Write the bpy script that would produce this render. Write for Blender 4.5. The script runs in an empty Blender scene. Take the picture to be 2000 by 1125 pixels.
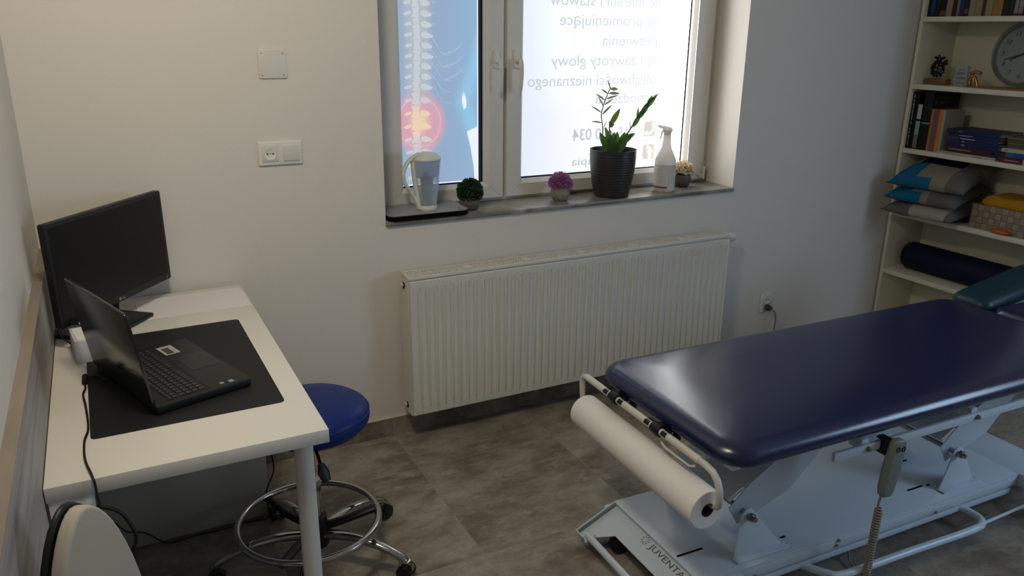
import bpy, bmesh, math, random
from mathutils import Vector, Matrix
random.seed(7)
PI = math.pi
C = bpy.context.scene.collection
scene = bpy.context.scene

# ------------------------------------------------------------------ camera
F_PX = 1550.55
yaw, pitch, roll = 0.4788, -0.3151, 0.0114
fwd = Vector((math.sin(yaw)*math.cos(pitch), math.cos(yaw)*math.cos(pitch), math.sin(pitch)))
rt = Vector((math.cos(yaw), -math.sin(yaw), 0)); up = rt.cross(fwd)
r2 = rt*math.cos(roll) + up*math.sin(roll); u2 = -rt*math.sin(roll) + up*math.cos(roll)
cam_d = bpy.data.cameras.new('camera'); cam = bpy.data.objects.new('camera', cam_d); C.objects.link(cam)
M = Matrix((r2, u2, -fwd)).transposed().to_4x4(); M.translation = Vector((0.2159, -2.8636, 1.6186))
cam.matrix_world = M
cam_d.sensor_fit = 'HORIZONTAL'; cam_d.sensor_width = 36.0; cam_d.lens = 36.0*F_PX/2000.0
cam_d.clip_start = 0.02
scene.camera = cam
scene.view_settings.view_transform = 'Standard'; scene.view_settings.look = 'None'
scene.view_settings.gamma = 1.0; scene.view_settings.use_curve_mapping = False
scene.view_settings.exposure = 0.0
# ------------------------------------------------------------------ world and lights
w = bpy.data.worlds.new('world'); scene.world = w; w.use_nodes = True
w.node_tree.nodes['Background'].inputs[0].default_value = (0.75, 0.86, 1.0, 1)
w.node_tree.nodes['Background'].inputs[1].default_value = 0.4
def area(name, loc, target, sx, sy, power, col, spread=180):
    d = bpy.data.lights.new(name, 'AREA'); d.shape = 'RECTANGLE'; d.size = sx; d.size_y = sy
    d.energy = power; d.color = col; d.spread = math.radians(spread)
    o = bpy.data.objects.new(name, d); C.objects.link(o); o.location = loc
    o.rotation_euler = (Vector(target)-Vector(loc)).to_track_quat('-Z', 'Y').to_euler()
    return o
LAMP = (0.40, -1.55, 2.56)
area('ceiling_lamp_light', LAMP, (0.38, -0.2, 0.6), 0.30, 0.30, 15.0, (1.0, 0.90, 0.73))
area('side_window_daylight', (4.25, -3.05, 1.50), (1.2, -1.9, 0.6), 1.2, 1.1, 28.0, (0.50, 0.71, 1.0))

# ------------------------------------------------------------------ helpers
def col(h):
    h = h.lstrip('#'); v = [int(h[i:i+2], 16)/255 for i in (0, 2, 4)]
    return tuple((c/12.92 if c <= 0.04045 else ((c+0.055)/1.055)**2.4) for c in v) + (1.0,)
def mat(name, c, rough=0.5, metal=0.0, spec=0.5, bump=0.0, bscale=200.0, emit=None, estr=0.0, trans=0.0, coat=0.0, var=0.0, vscale=8.0, ior=None):
    m = bpy.data.materials.new(name); m.use_nodes = True; nt = m.node_tree; b = nt.nodes['Principled BSDF']
    if isinstance(c, str): c = col(c)
    b.inputs['Base Color'].default_value = c; b.inputs['Roughness'].default_value = rough
    b.inputs['Metallic'].default_value = metal; b.inputs['Specular IOR Level'].default_value = spec
    b.inputs['Transmission Weight'].default_value = trans; b.inputs['Coat Weight'].default_value = coat
    if ior: b.inputs['IOR'].default_value = ior
    if emit:
        b.inputs['Emission Color'].default_value = col(emit) if isinstance(emit, str) else emit
        b.inputs['Emission Strength'].default_value = estr
    tc = nt.nodes.new('ShaderNodeTexCoord')
    if bump:
        n = nt.nodes.new('ShaderNodeTexNoise'); n.inputs['Scale'].default_value = bscale; n.inputs['Detail'].default_value = 3
        bp = nt.nodes.new('ShaderNodeBump'); bp.inputs['Strength'].default_value = bump; bp.inputs['Distance'].default_value = 0.002
        nt.links.new(tc.outputs['Object'], n.inputs['Vector']); nt.links.new(n.outputs['Fac'], bp.inputs['Height'])
        nt.links.new(bp.outputs['Normal'], b.inputs['Normal'])
    if var:
        n = nt.nodes.new('ShaderNodeTexNoise'); n.inputs['Scale'].default_value = vscale; n.inputs['Detail'].default_value = 4
        r = nt.nodes.new('ShaderNodeValToRGB')
        r.color_ramp.elements[0].position = 0.3; r.color_ramp.elements[1].position = 0.7
        r.color_ramp.elements[0].color = tuple(x*(1-var) for x in c[:3])+(1,)
        r.color_ramp.elements[1].color = tuple(min(1, x*(1+var)) for x in c[:3])+(1,)
        nt.links.new(tc.outputs['Object'], n.inputs['Vector']); nt.links.new(n.outputs['Fac'], r.inputs['Fac'])
        nt.links.new(r.outputs['Color'], b.inputs['Base Color'])
    return m
class NT:
    """tiny node-graph helper"""
    def __init__(s, name):
        s.m = bpy.data.materials.new(name); s.m.use_nodes = True; s.nt = s.m.node_tree; s.b = s.nt.nodes['Principled BSDF']
        s.tc = s.nt.nodes.new('ShaderNodeTexCoord'); s.sep = s.nt.nodes.new('ShaderNodeSeparateXYZ')
        s.nt.links.new(s.tc.outputs['Object'], s.sep.inputs[0]); s.x, s.y, s.z = s.sep.outputs
        s.P = s.tc.outputs['Object']
    def put(s, sock, v):
        if hasattr(v, 'is_output'): s.nt.links.new(v, sock)
        elif isinstance(v, tuple) and len(v) == 3 and sock.type == 'RGBA': sock.default_value = v+(1,)
        else: sock.default_value = v
    def math(s, op, a, b=0.0, c=0.0, clamp=False):
        n = s.nt.nodes.new('ShaderNodeMath'); n.operation = op; n.use_clamp = clamp
        for i, v in enumerate((a, b, c)): s.put(n.inputs[i], v)
        return n.outputs[0]
    def sm(s, v, a, b):
        n = s.nt.nodes.new('ShaderNodeMapRange'); n.interpolation_type = 'SMOOTHSTEP'
        s.put(n.inputs[0], v); n.inputs[1].default_value = a; n.inputs[2].default_value = b
        return n.outputs[0]
    def mix(s, f, a, b, mode='MIX'):
        n = s.nt.nodes.new('ShaderNodeMix'); n.data_type = 'RGBA'; n.blend_type = mode
        s.put(n.inputs[0], f); s.put(n.inputs[6], a); s.put(n.inputs[7], b); return n.outputs[2]
    def noise(s, scale, detail=3, vec=None, dist=0.0, rough=0.5):
        n = s.nt.nodes.new('ShaderNodeTexNoise'); n.inputs['Scale'].default_value = scale; n.inputs['Detail'].default_value = detail
        n.inputs['Distortion'].default_value = dist; n.inputs['Roughness'].default_value = rough
        s.nt.links.new(vec or s.P, n.inputs['Vector']); return n.outputs['Fac']
    def comb(s, x, y, z):
        n = s.nt.nodes.new('ShaderNodeCombineXYZ')
        for i, v in enumerate((x, y, z)): s.put(n.inputs[i], v)
        return n.outputs[0]
    def bump(s, h, strength=0.3, dist=0.002):
        n = s.nt.nodes.new('ShaderNodeBump'); n.inputs['Strength'].default_value = strength; n.inputs['Distance'].default_value = dist
        s.put(n.inputs['Height'], h); s.nt.links.new(n.outputs[0], s.b.inputs['Normal'])

def tag(o, label=None, cat=None, group=None, kind=None):
    if label: o['label'] = label
    if cat: o['category'] = cat
    if group: o['group'] = group
    if kind: o['kind'] = kind
    return o
def thing(name, label, cat, loc=(0, 0, 0), rz=0, group=None, parent=None):
    o = bpy.data.objects.new(name, None); C.objects.link(o); o.location = loc; o.rotation_euler = (0, 0, rz)
    o.empty_display_size = 0.05
    return tag(o, label, cat, group)

class MB:
    """collects shapes into one mesh; faces carry a material index"""
    def __init__(s): s.v = []; s.f = []; s.mi = []; s.cur = 0
    def add(s, vs, fs):
        b = len(s.v); s.v += [tuple(v) for v in vs]; s.f += [tuple(b+i for i in f) for f in fs]; s.mi += [s.cur]*len(fs); return s
    def box(s, x0, y0, z0, x1, y1, z1, R=None):
        vs = [Vector(p) for p in ((x0, y0, z0), (x1, y0, z0), (x1, y1, z0), (x0, y1, z0), (x0, y0, z1), (x1, y0, z1), (x1, y1, z1), (x0, y1, z1))]
        if R is not None: vs = [R @ v for v in vs]
        return s.add(vs, [(0, 3, 2, 1), (4, 5, 6, 7), (0, 1, 5, 4), (1, 2, 6, 5), (2, 3, 7, 6), (3, 0, 4, 7)])
    def prism(s, pts, d0, d1, axis='z'):
        """extrude polygon pts (a,b) along axis"""
        def P(a, b, d):
            return {'z': (a, b, d), 'y': (a, d, b), 'x': (d, a, b)}[axis]
        n = len(pts); vs = [P(a, b, d0) for a, b in pts]+[P(a, b, d1) for a, b in pts]
        fs = [tuple(range(n-1, -1, -1)), tuple(range(n, 2*n))]+[(i, (i+1) % n, n+(i+1) % n, n+i) for i in range(n)]
        return s.add(vs, fs)
    def lathe(s, prof, cx=0, cy=0, seg=32, sx=1, sy=1, M=None, close=False):
        """profile of (r,z)"""
        n = len(prof); vs = []
        for k in range(seg):
            a = 2*PI*k/seg
            for r, z in prof:
                v = Vector((cx+r*math.cos(a)*sx, cy+r*math.sin(a)*sy, z)); vs.append(M @ v if M is not None else v)
        fs = []
        for k in range(seg):
            k2 = (k+1) % seg
            for i in range(n-1): fs.append((k*n+i, k2*n+i, k2*n+i+1, k*n+i+1))
        if not close:
            if prof[0][0] > 1e-5: fs.append(tuple(k*n for k in range(seg-1, -1, -1)))
            if prof[-1][0] > 1e-5: fs.append(tuple(k*n+n-1 for k in range(seg)))
        return s.add(vs, fs)
    def tube(s, pts, r, seg=10, closed=False, cap=True, flat=None):
        pts = [Vector(p) for p in pts]; n = len(pts); rr = r if hasattr(r, '__len__') else [r]*n
        t = []
        for i in range(n):
            if closed: d = pts[(i+1) % n]-pts[i-1]
            else: d = pts[min(i+1, n-1)]-pts[max(i-1, 0)]
            t.append(d.normalized())
        ref = Vector((0, 0, 1)) if abs(t[0].z) < 0.9 else Vector((1, 0, 0))
        a = (ref-t[0]*ref.dot(t[0])).normalized(); vs = []
        for i in range(n):
            a = (a-t[i]*a.dot(t[i])).normalized(); b = t[i].cross(a)
            for k in range(seg):
                an = 2*PI*k/seg; f = flat or 1.0
                vs.append(pts[i]+(a*math.cos(an)*f+b*math.sin(an))*rr[i])
        fs = []
        m = n if closed else n-1
        for i in range(m):
            j = (i+1) % n
            for k in range(seg): k2 = (k+1) % seg; fs.append((i*seg+k, i*seg+k2, j*seg+k2, j*seg+k))
        if not closed and cap: fs += [tuple(range(seg-1, -1, -1)), tuple((n-1)*seg+k for k in range(seg))]
        return s.add(vs, fs)
    def cyl(s, p0, p1, r, r1=None, seg=20): return s.tube([p0, p1], [r, r if r1 is None else r1], seg)
    def build(s, name, m, parent=None, bevel=0.0, bseg=2, smooth=35, M=None):
        me = bpy.data.meshes.new(name); vs = s.v if M is None else [tuple(M @ Vector(v)) for v in s.v]
        me.from_pydata(vs, [], s.f)
        for x in (m if isinstance(m, (list, tuple)) else [m]): me.materials.append(x)
        me.polygons.foreach_set('material_index', s.mi)
        bm = bmesh.new(); bm.from_mesh(me)
        if bevel:
            es = [e for e in bm.edges if len(e.link_faces) == 2 and e.calc_face_angle(0) > 0.6]
            bmesh.ops.bevel(bm, geom=es, offset=bevel, segments=bseg, profile=0.5, affect='EDGES', clamp_overlap=True)
        bmesh.ops.recalc_face_normals(bm, faces=bm.faces); bm.to_mesh(me); bm.free()
        if smooth:
            me.polygons.foreach_set('use_smooth', [True]*len(me.polygons))
            me.set_sharp_from_angle(angle=math.radians(smooth))
        o = bpy.data.objects.new(name, me); C.objects.link(o)
        if parent: o.parent = parent
        return o
def boxo(name, x0, y0, z0, x1, y1, z1, m, parent=None, bevel=0.0, bseg=2):
    return MB().box(min(x0, x1), min(y0, y1), min(z0, z1), max(x0, x1), max(y0, y1), max(z0, z1)).build(name, m, parent, bevel, bseg)
def rrect(w, h, r, n=5, cx=0, cy=0):
    p = []
    for sx, sy, a0 in ((1, 1, 0), (-1, 1, 90), (-1, -1, 180), (1, -1, 270)):
        for i in range(n+1):
            a = math.radians(a0+90*i/n); p.append((cx+sx*(w/2-r)+r*math.cos(a), cy+sy*(h/2-r)+r*math.sin(a)))
    return p
def arc(c, r, a0, a1, n, ax='xz', o=0):
    out = []
    for i in range(n+1):
        a = math.radians(a0+(a1-a0)*i/n); p, q = c[0]+r*math.cos(a), c[1]+r*math.sin(a)
        out.append({'xz': (p, o, q), 'xy': (p, q, o), 'yz': (o, p, q)}[ax])
    return out
def smoothpath(pts, n=8):
    pts = [Vector(p) for p in pts]; out = []
    for i in range(len(pts)-1):
        p0 = pts[max(i-1, 0)]; p1 = pts[i]; p2 = pts[i+1]; p3 = pts[min(i+2, len(pts)-1)]
        for k in range(n):
            t = k/n; out.append(0.5*((2*p1)+(-p0+p2)*t+(2*p0-5*p1+4*p2-p3)*t*t+(-p0+3*p1-3*p2+p3)*t**3))
    out.append(pts[-1]); return out
def textmesh(body, width=None, size=0.05, align='LEFT', depth=0.0003, bold=0.0):
    """flat lettering mesh data in its own XY plane"""
    cu = bpy.data.curves.new('lettering', 'FONT'); cu.body = body; cu.size = size; cu.align_x = align; cu.extrude = depth; cu.offset = bold
    cu.resolution_u = 4
    o = bpy.data.objects.new('lettering', cu); C.objects.link(o)
    bpy.context.view_layer.update(); dg = bpy.context.evaluated_depsgraph_get()
    me = bpy.data.meshes.new_from_object(o.evaluated_get(dg))
    vs = [v.co.copy() for v in me.vertices]; fs = [tuple(p.vertices) for p in me.polygons]
    bpy.data.objects.remove(o); bpy.data.curves.remove(cu); bpy.data.meshes.remove(me)
    if width and vs:
        xs = [v.x for v in vs]; k = width/(max(xs)-min(xs)); x0 = min(xs)
        for v in vs: v.x = (v.x-x0)*k
    return vs, fs
def text(body, M, name, m, parent, width=None, size=0.05, align='LEFT', depth=0.0003, bold=0.0):
    vs, fs = textmesh(body, width, size, align, depth, bold)
    b = MB(); b.add([M @ v for v in vs], fs); return b.build(name, m, parent, smooth=0)
def frame3(o, ex, ey):
    ex = Vector(ex).normalized(); ey = Vector(ey).normalized(); ez = ex.cross(ey)
    M = Matrix((ex, ey, ez)).transposed().to_4x4(); M.translation = Vector(o); return M

# ------------------------------------------------------------------ materials
m_wall = mat('wall_paint', '#d8d2c8', 0.85, spec=0.2, bump=0.25, bscale=260)
m_reveal = mat('reveal_paint', '#dcd8cf', 0.8, spec=0.2, bump=0.15, bscale=260)
m_white = mat('white_laminate', '#dbd7cd', 0.42, spec=0.4)
m_pvc = mat('white_pvc', '#cfcbc2', 0.32, spec=0.45)
m_rad = mat('radiator_enamel', '#d5d2c6', 0.38, spec=0.45)
m_plast = mat('white_plastic', '#d2cfc6', 0.35)
m_black = mat('black_plastic', '#0d0e0f', 0.45, spec=0.4)
m_blackg = mat('black_gloss', '#08090a', 0.22, spec=0.5)
m_dark = mat('dark_gap', '#070707', 0.8, spec=0.1)
m_chrome = mat('chrome', '#b9b7b2', 0.14, metal=1.0)
m_steel = mat('steel', '#9a9a98', 0.3, metal=1.0)
m_tblm = mat('daylight_tinted_coat', '#c8d3dc', 0.3, spec=0.5)  # white coat with the bluish cast of cool daylight mixed into its colour
m_blue = mat('blue_vinyl', '#0a2468', 0.42, spec=0.25, bump=0.12, bscale=500)
m_tbl = mat('navy_vinyl', '#051442', 0.235, spec=0.88, bump=0.1, bscale=420)
m_teal = mat('teal_vinyl', '#10323f', 0.4, spec=0.4, bump=0.1, bscale=420)
m_paper = mat('paper', '#dedad8', 0.9, spec=0.1)
m_tissue = mat('tissue_paper', '#f0ede8', 0.95, spec=0.05, bump=0.3, bscale=300)
m_card = mat('cardboard_tube', '#3b2f22', 0.9)
m_shelf = mat('shelf_white', '#dddac8', 0.5, spec=0.3)
m_cable = mat('cable_rubber', '#090909', 0.5)

# stone tiles ---------------------------------------------------------------
def tile_material(name, wallmode=False, seed=0.0):
    t = NT(name); T = 0.5928
    fx = t.math('DIVIDE', t.math('SUBTRACT', t.x, 1.1487), T); fy = t.math('DIVIDE', t.math('SUBTRACT', t.y, -0.3033), T)
    ix = t.math('FLOOR', fx); iy = t.math('FLOOR', fy)
    wn = t.nt.nodes.new('ShaderNodeTexWhiteNoise'); wn.noise_dimensions = '3D'; t.put(wn.inputs['Vector'], t.comb(ix, iy, seed))
    off = wn.outputs['Color']; r = wn.outputs['Value']
    va = t.nt.nodes.new('ShaderNodeVectorMath'); va.operation = 'MULTIPLY_ADD'
    t.put(va.inputs[0], off); va.inputs[1].default_value = (9, 9, 9); t.put(va.inputs[2], t.P)
    P = va.outputs[0]
    st = t.nt.nodes.new('ShaderNodeVectorMath'); st.operation = 'MULTIPLY'; t.put(st.inputs[0], P); st.inputs[1].default_value = (1.0, 1.7, 1.0)
    n1 = t.noise(2.8, 7, st.outputs[0], 0.15, 0.68); n2 = t.noise(8, 8, st.outputs[0], 0.2, 0.75); n3 = t.noise(60, 3, P)
    c = t.mix(t.sm(n1, 0.36, 0.64), col('#6a6155')[:3], col('#9d9487')[:3])
    c = t.mix(t.math('MULTIPLY', t.sm(n2, 0.46, 0.7), 0.6), c, col('#b3aa9c')[:3])
    c = t.mix(t.math('MULTIPLY', t.sm(n2, 0.46, 0.3), 0.4), c, col('#544a3e')[:3])
    c = t.mix(t.math('MULTIPLY', t.sm(n3, 0.35, 0.7), 0.12), c, col('#453e35')[:3])
    c = t.mix(t.math('MULTIPLY', r, 0.30), c, col('#6a6256')[:3])
    ex = t.math('ABSOLUTE', t.math('SUBTRACT', t.math('FRACT', t.math('ADD', fx, 0.5)), 0.5))
    ey = t.math('ABSOLUTE', t.math('SUBTRACT', t.math('FRACT', t.math('ADD', fy, 0.5)), 0.5))
    e = ex if wallmode else t.math('MINIMUM', ex, ey)
    g = t.math('LESS_THAN', e, 0.0026)
    c = t.mix(t.math('MULTIPLY', g, 0.75), c, col('#958b7c')[:3])
    t.put(t.b.inputs['Base Color'], c)
    t.put(t.b.inputs['Roughness'], t.math('MULTIPLY_ADD', n2, 0.25, 0.32)); t.b.inputs['Specular IOR Level'].default_value = 0.4
    t.bump(t.math('SUBTRACT', n2, g), 0.25, 0.0015)
    return t.m
m_tile = tile_material('stone_tile'); m_tile2 = tile_material('stone_skirting', True, 5.0)
t = NT('sill_stone'); n1 = t.noise(5, 5, None, 0.8); n2 = t.noise(30, 4)
c = t.mix(t.sm(n1, 0.38, 0.65), col('#6d6960')[:3], col('#9a9588')[:3]); c = t.mix(t.math('MULTIPLY', t.sm(n2, 0.5, 0.7), 0.25), c, col('#57534c')[:3])
t.put(t.b.inputs['Base Color'], c); t.b.inputs['Roughness'].default_value = 0.32; m_sill = t.m
# wood laminate panel --------------------------------------------------------
def wood(name, a, b, knot='#55514c', sc=1.0):
    t = NT(name)
    v = t.nt.nodes.new('ShaderNodeVectorMath'); v.operation = 'MULTIPLY'; t.put(v.inputs[0], t.P); v.inputs[1].default_value = (6*sc, 1.0*sc, 22*sc)
    n1 = t.noise(2.5, 6, v.outputs[0], 0.6, 0.6); n2 = t.noise(1.1, 2, v.outputs[0]); n3 = t.noise(7, 2, None, 1.5)
    c = t.mix(t.sm(n1, 0.3, 0.7), col(a)[:3], col(b)[:3]); c = t.mix(t.math('MULTIPLY', t.sm(n2, 0.5, 0.75), 0.4), c, col(knot)[:3])
    c = t.mix(t.math('MULTIPLY', t.sm(n3, 0.68, 0.78), 0.7), c, col(knot)[:3])
    t.put(t.b.inputs['Base Color'], c); t.b.inputs['Roughness'].default_value = 0.55; t.bump(n1, 0.15, 0.001); return t.m
m_panel = wood('oak_laminate', '#9b9590', '#b0aaa5', '#6a6764'); m_paneltop = wood('oak_edge', '#7f7366', '#8f8273', '#6d6153')

# ------------------------------------------------------------------ room shell
X1, YB, H = 4.345, -4.80, 2.65
WX0, WX1, WZ0, WZ1, REC = 1.1535, 2.8889, 0.889, 2.35, 0.2076
def st(o): o['kind'] = 'structure'; return o
st(boxo('floor', -0.1, YB-0.1, -0.08, X1+0.1, 0.0, 0.0, m_tile))
st(boxo('ceiling', -0.1, YB-0.1, H, X1+0.1, 0.35, H+0.08, m_wall))
st(boxo('wall_left', -0.12, YB-0.1, 0, 0, 0.35, H, m_wall))
BY0, BY1, BZ0, BZ1 = -3.70, -2.40, 0.90, 2.10
b = MB(); b.box(X1, YB-0.1, 0, X1+0.12, BY0, H); b.box(X1, BY1, 0, X1+0.12, 0.35, H); b.box(X1, BY0, 0, X1+0.12, BY1, BZ0); b.box(X1, BY0, BZ1, X1+0.12, BY1, H)
st(b.build('wall_right', m_wall, smooth=0))
b = MB(); T_ = 0.34
b.box(0, 0, 0, WX0, T_, H); b.box(WX1, 0, 0, X1, T_, H); b.box(WX0, 0, 0, WX1, T_, WZ0); b.box(WX0, 0, WZ1, WX1, T_, H)
st(b.build('wall_window', m_wall, smooth=0))
st(boxo('wall_back', 0, YB-0.12, 0, X1, YB, H, m_wall))
o = thing('window_2', None, None); st(o)
b = MB()
for y in (BY0, (BY0+BY1)/2-0.03, BY1-0.06): b.box(X1+0.04, y, BZ0, X1+0.10, y+0.06, BZ1)
b.box(X1+0.04, BY0, BZ0, X1+0.10, BY1, BZ0+0.06); b.box(X1+0.04, BY0, BZ1-0.06, X1+0.10, BY1, BZ1); b.build('window_frame', m_pvc, o)
boxo('window_pane', X1+0.07, BY0+0.06, BZ0+0.06, X1+0.075, BY1-0.06, BZ1-0.06, mat('frosted_pane', '#ffffff', 0.5, emit=(0.6, 0.78, 1, 1), estr=1.0), o)
st(boxo('baseboard_window', 0.0, -0.010, 0, X1, 0.0, 0.080, m_tile2))
st(boxo('trim_1', 0.0, -0.0095, 0.080, X1, 0.0, 0.083, mat('skirting_bead', '#c9c3b6', 0.6)))
st(boxo('baseboard_right', X1-0.01, YB, 0, X1, -0.01, 0.08, m_tile2))
st(boxo('baseboard_back', 0, YB, 0, X1-0.01, YB+0.01, 0.08, m_tile2))
# wood panel along the left wall
pn = thing('trim_2', None, None); st(pn)
boxo('board', 0.0, -3.6, 0.0, 0.0245, -0.008, 0.9365, m_panel, pn)
boxo('top_edge', 0.0, -3.6, 0.9365, 0.025, -0.008, 0.9382, m_paneltop, pn)

# window 1 ---------------------------------------------------------------------
win = thing('window_1', None, None); st(win)
st_sill = boxo('window_sill', WX0+0.001, -0.012, 0.892, WX1-0.001, REC+0.02, 0.909, m_sill, win, 0.0015)
def ring(b, x0, x1, z0, z1, w, y0, y1, wb=None):
    wb = wb or w
    b.box(x0, y0, z0, x0+w, y1, z1); b.box(x1-w, y0, z0, x1, y1, z1)
    b.box(x0+w, y0, z0, x1-w, y1, z0+wb); b.box(x0+w, y0, z1-w, x1-w, y1, z1)
b = MB(); ring(b, WX0, WX1, 0.909, WZ1, 0.055, 0.205, 0.27, 0.025); b.box(1.735, 0.207, 0.909, 1.79, 0.265, WZ1)
b.build('window_frame', m_pvc, win, 0.002)
def sash(name, x0, x1, gx0, gx1, gz0):
    z0, z1 = 0.920, WZ1-0.03; y0 = 0.188
    s_ = MB()
    # mitred profile: flat face + sloped glazing bead
    def quad(prof):
        pass
    outer = [(x0, z0), (x1, z0), (x1, z1), (x0, z1)]; gz1 = z1-0.075
    inner = [(gx0-0.016, gz0-0.016), (gx1+0.016, gz0-0.016), (gx1+0.016, gz1+0.016), (gx0-0.016, gz1+0.016)]
    gl = [(gx0, gz0), (gx1, gz0), (gx1, gz1), (gx0, gz1)]
    rings = [([p for p in outer], 0.26), (outer, y0+0.004), ([(x0+0.004, z0+0.004), (x1-0.004, z0+0.004), (x1-0.004, z1-0.004), (x0+0.004, z1-0.004)], y0), (inner, y0), (inner, y0+0.004), (gl, y0+0.022), (gl, 0.232)]
    vs = [(x, y, z) for ps, y in rings for x, z in ps]; fs = []
    for i in range(len(rings)-1):
        for k in range(4): fs.append((i*4+k, i*4+(k+1) % 4, (i+1)*4+(k+1) % 4, (i+1)*4+k))
    s_.add(vs, fs); o = s_.build(name, m_pvc, win, smooth=20)
    g = MB(); g2 = 0.0045
    for a, c_, e, f_ in ((gx0, gx1, gz0, gz0+g2), (gx0, gx1, gz1-g2, gz1), (gx0, gx0+g2, gz0, gz1), (gx1-g2, gx1, gz0, gz1)):
        g.box(a, 0.2235, e, c_, 0.229, f_)
    g.build('gasket', m_dark, o)
    mi = MB()
    for (px, pz), (qx, qz) in (((x0+0.004, z0+0.004), inner[0]), ((x1-0.004, z0+0.004), inner[1])):
        d = Vector((qx-px, 0, qz-pz)); n = Vector((-d.z, 0, d.x)).normalized()*0.0006
        P = [Vector((px, y0-0.0002, pz))+n, Vector((px, y0-0.0002, pz))-n, Vector((qx, y0-0.0002, qz))-n, Vector((qx, y0-0.0002, qz))+n]
        mi.add([p for p in P]+[p+Vector((0, 0.0002, 0)) for p in P], [(0, 1, 2, 3), (7, 6, 5, 4), (0, 4, 5, 1), (1, 5, 6, 2), (2, 6, 7, 3), (3, 7, 4, 0)])
    mi.build('mitre_seam', mat('seam_grey', '#8b867c', 0.7), o)
    return o, gz1
sl, gz1 = sash('left_sash', WX0+0.03, 1.752, 1.303, 1.668, 0.990)
sr, _ = sash('right_sash', 1.766, WX1-0.03, 1.850, 2.742, 0.992)
for k, hx, s_ in ((0, 1.715, sl), (1, 1.808, sr)):
    hp = MB(); hp.prism(rrect(0.030, 0.075, 0.010, cx=hx, cy=1.500), 0.180, 0.1885, 'y'); h = hp.build('handle_plate', m_plast, s_, 0.002)
    hl = MB(); hl.cyl((hx, 0.185, 1.492), (hx, 0.150, 1.492), 0.0095, seg=16)
    hl.tube(smoothpath([(hx, 0.150, 1.500), (hx, 0.142, 1.480), (hx+0.001, 0.142, 1.440), (hx, 0.146, 1.395), (hx-0.001, 0.150, 1.372)], 5), 0.0105, 12, flat=0.75)
    hl.build('handle_lever', m_plast, h)
hg = MB(); hg.cyl((WX1-0.034, 0.178, 0.925), (WX1-0.034, 0.178, 0.985), 0.007, seg=12); hg.box(WX1-0.055, 0.176, 0.930, WX1-0.030, 0.190, 0.950); hg.build('hinge', m_plast, sr)

# printed film, lit from outdoors: shared brightness ramp along x ------------------
def film(name, colour_fn):
    t = NT(name)
    x = t.x
    s = t.math('MULTIPLY_ADD', t.sm(x, 2.10, 2.66), 0.55, 0.98)
    s = t.math('MULTIPLY_ADD', t.sm(x, 2.56, 2.74), 8.5, s)
    c = colour_fn(t)
    t.put(t.b.inputs['Emission Color'], c); t.put(t.b.inputs['Emission Strength'], s)
    t.b.inputs['Base Color'].default_value = (0.05, 0.05, 0.05, 1); t.b.inputs['Roughness'].default_value = 0.15
    t.b.inputs['Specular IOR Level'].default_value = 0.25
    return t.m
def fc(h): return lambda t: col(h)[:3]
m_fw = film('frosted_film', lambda t: t.mix(t.sm(t.x, 1.85, 2.15), col('#e8f0ff')[:3], col('#fbfdff')[:3]))
m_ft = film('film_lettering', lambda t: col('#c3c8cf')[:3])
m_ft2 = film('film_icon', lambda t: t.mix(0.5, col('#bdb8ae')[:3], col('#bdb8ae')[:3]))
m_fb = film('film_border', fc('#0a2f88')); m_fbd = film('film_border_dark', fc('#06101f')); m_fwh = film('film_white', fc('#eef4ff'))
def xray(t):
    # body gradient with lateral glow; red-yellow pain focus around (1.387, 1.255)
    n = t.noise(7, 3, None, 0.5)
    base = t.mix(t.sm(t.x, 1.45, 1.66), col('#92a9c8')[:3], col('#8fb2d2')[:3])
    base = t.mix(t.math('MULTIPLY', t.sm(n, 0.45, 0.7), 0.35), base, col('#9db3c4')[:3])
    # edge of the torso, brighter cyan rim
    ex = t.math('MULTIPLY_ADD', t.math('ABSOLUTE', t.math('SUBTRACT', t.z, 1.33)), 0.36, 1.585)
    d = t.math('SUBTRACT', t.x, ex)
    rim = t.math('SUBTRACT', 1.0, t.sm(t.math('ABSOLUTE', d), 0.0, 0.06))
    base = t.mix(t.math('MULTIPLY', rim, 0.65), base, col('#8fd0f4')[:3])
    # hazy spine column
    cx = t.math('ABSOLUTE', t.math('SUBTRACT', t.x, 1.385))
    base = t.mix(t.math('MULTIPLY', t.math('SUBTRACT', 1.0, t.sm(cx, 0.015, 0.085)), 0.85), base, col('#b4bcc2')[:3])
    dx = t.math('DIVIDE', t.math('SUBTRACT', t.x, 1.387), 1.0); dz = t.math('MULTIPLY', t.math('SUBTRACT', t.z, 1.253), 0.93)
    r = t.math('SQRT', t.math('ADD', t.math('MULTIPLY', dx, dx), t.math('MULTIPLY', dz, dz)))
    base = t.mix(t.math('MULTIPLY', t.math('SUBTRACT', 1.0, t.sm(r, 0.090, 0.130)), 0.92), base, col('#d9a3b2')[:3])
    base = t.mix(t.math('MULTIPLY', t.math('SUBTRACT', 1.0, t.sm(r, 0.005, 0.062)), 0.9), base, col('#ead7a6')[:3])
    rg = t.math('SUBTRACT', 1.0, t.sm(t.math('ABSOLUTE', t.math('SUBTRACT', r, 0.092)), 0.0, 0.006))
    base = t.mix(t.math('MULTIPLY', rg, 0.4), base, col('#ecc4d0')[:3])
    return base
m_x = film('xray_film', xray)
m_bone = film('film_bone', lambda t: t.mix(t.math('SUBTRACT', 1.0, t.sm(t.math('ABSOLUTE', t.math('SUBTRACT', t.z, 1.253)), 0.02, 0.10)), col('#c6ccd4')[:3], col('#efcfb6')[:3]))
m_rib = film('film_rib', fc('#a3b9d6'))
yg = 0.228
pl = boxo('left_pane', 1.303, yg, 0.990, 1.668, yg+0.006, gz1, m_x, win); pr_ = boxo('right_pane', 1.850, yg, 0.992, 2.742, yg+0.006, gz1, m_fw, win)
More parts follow.
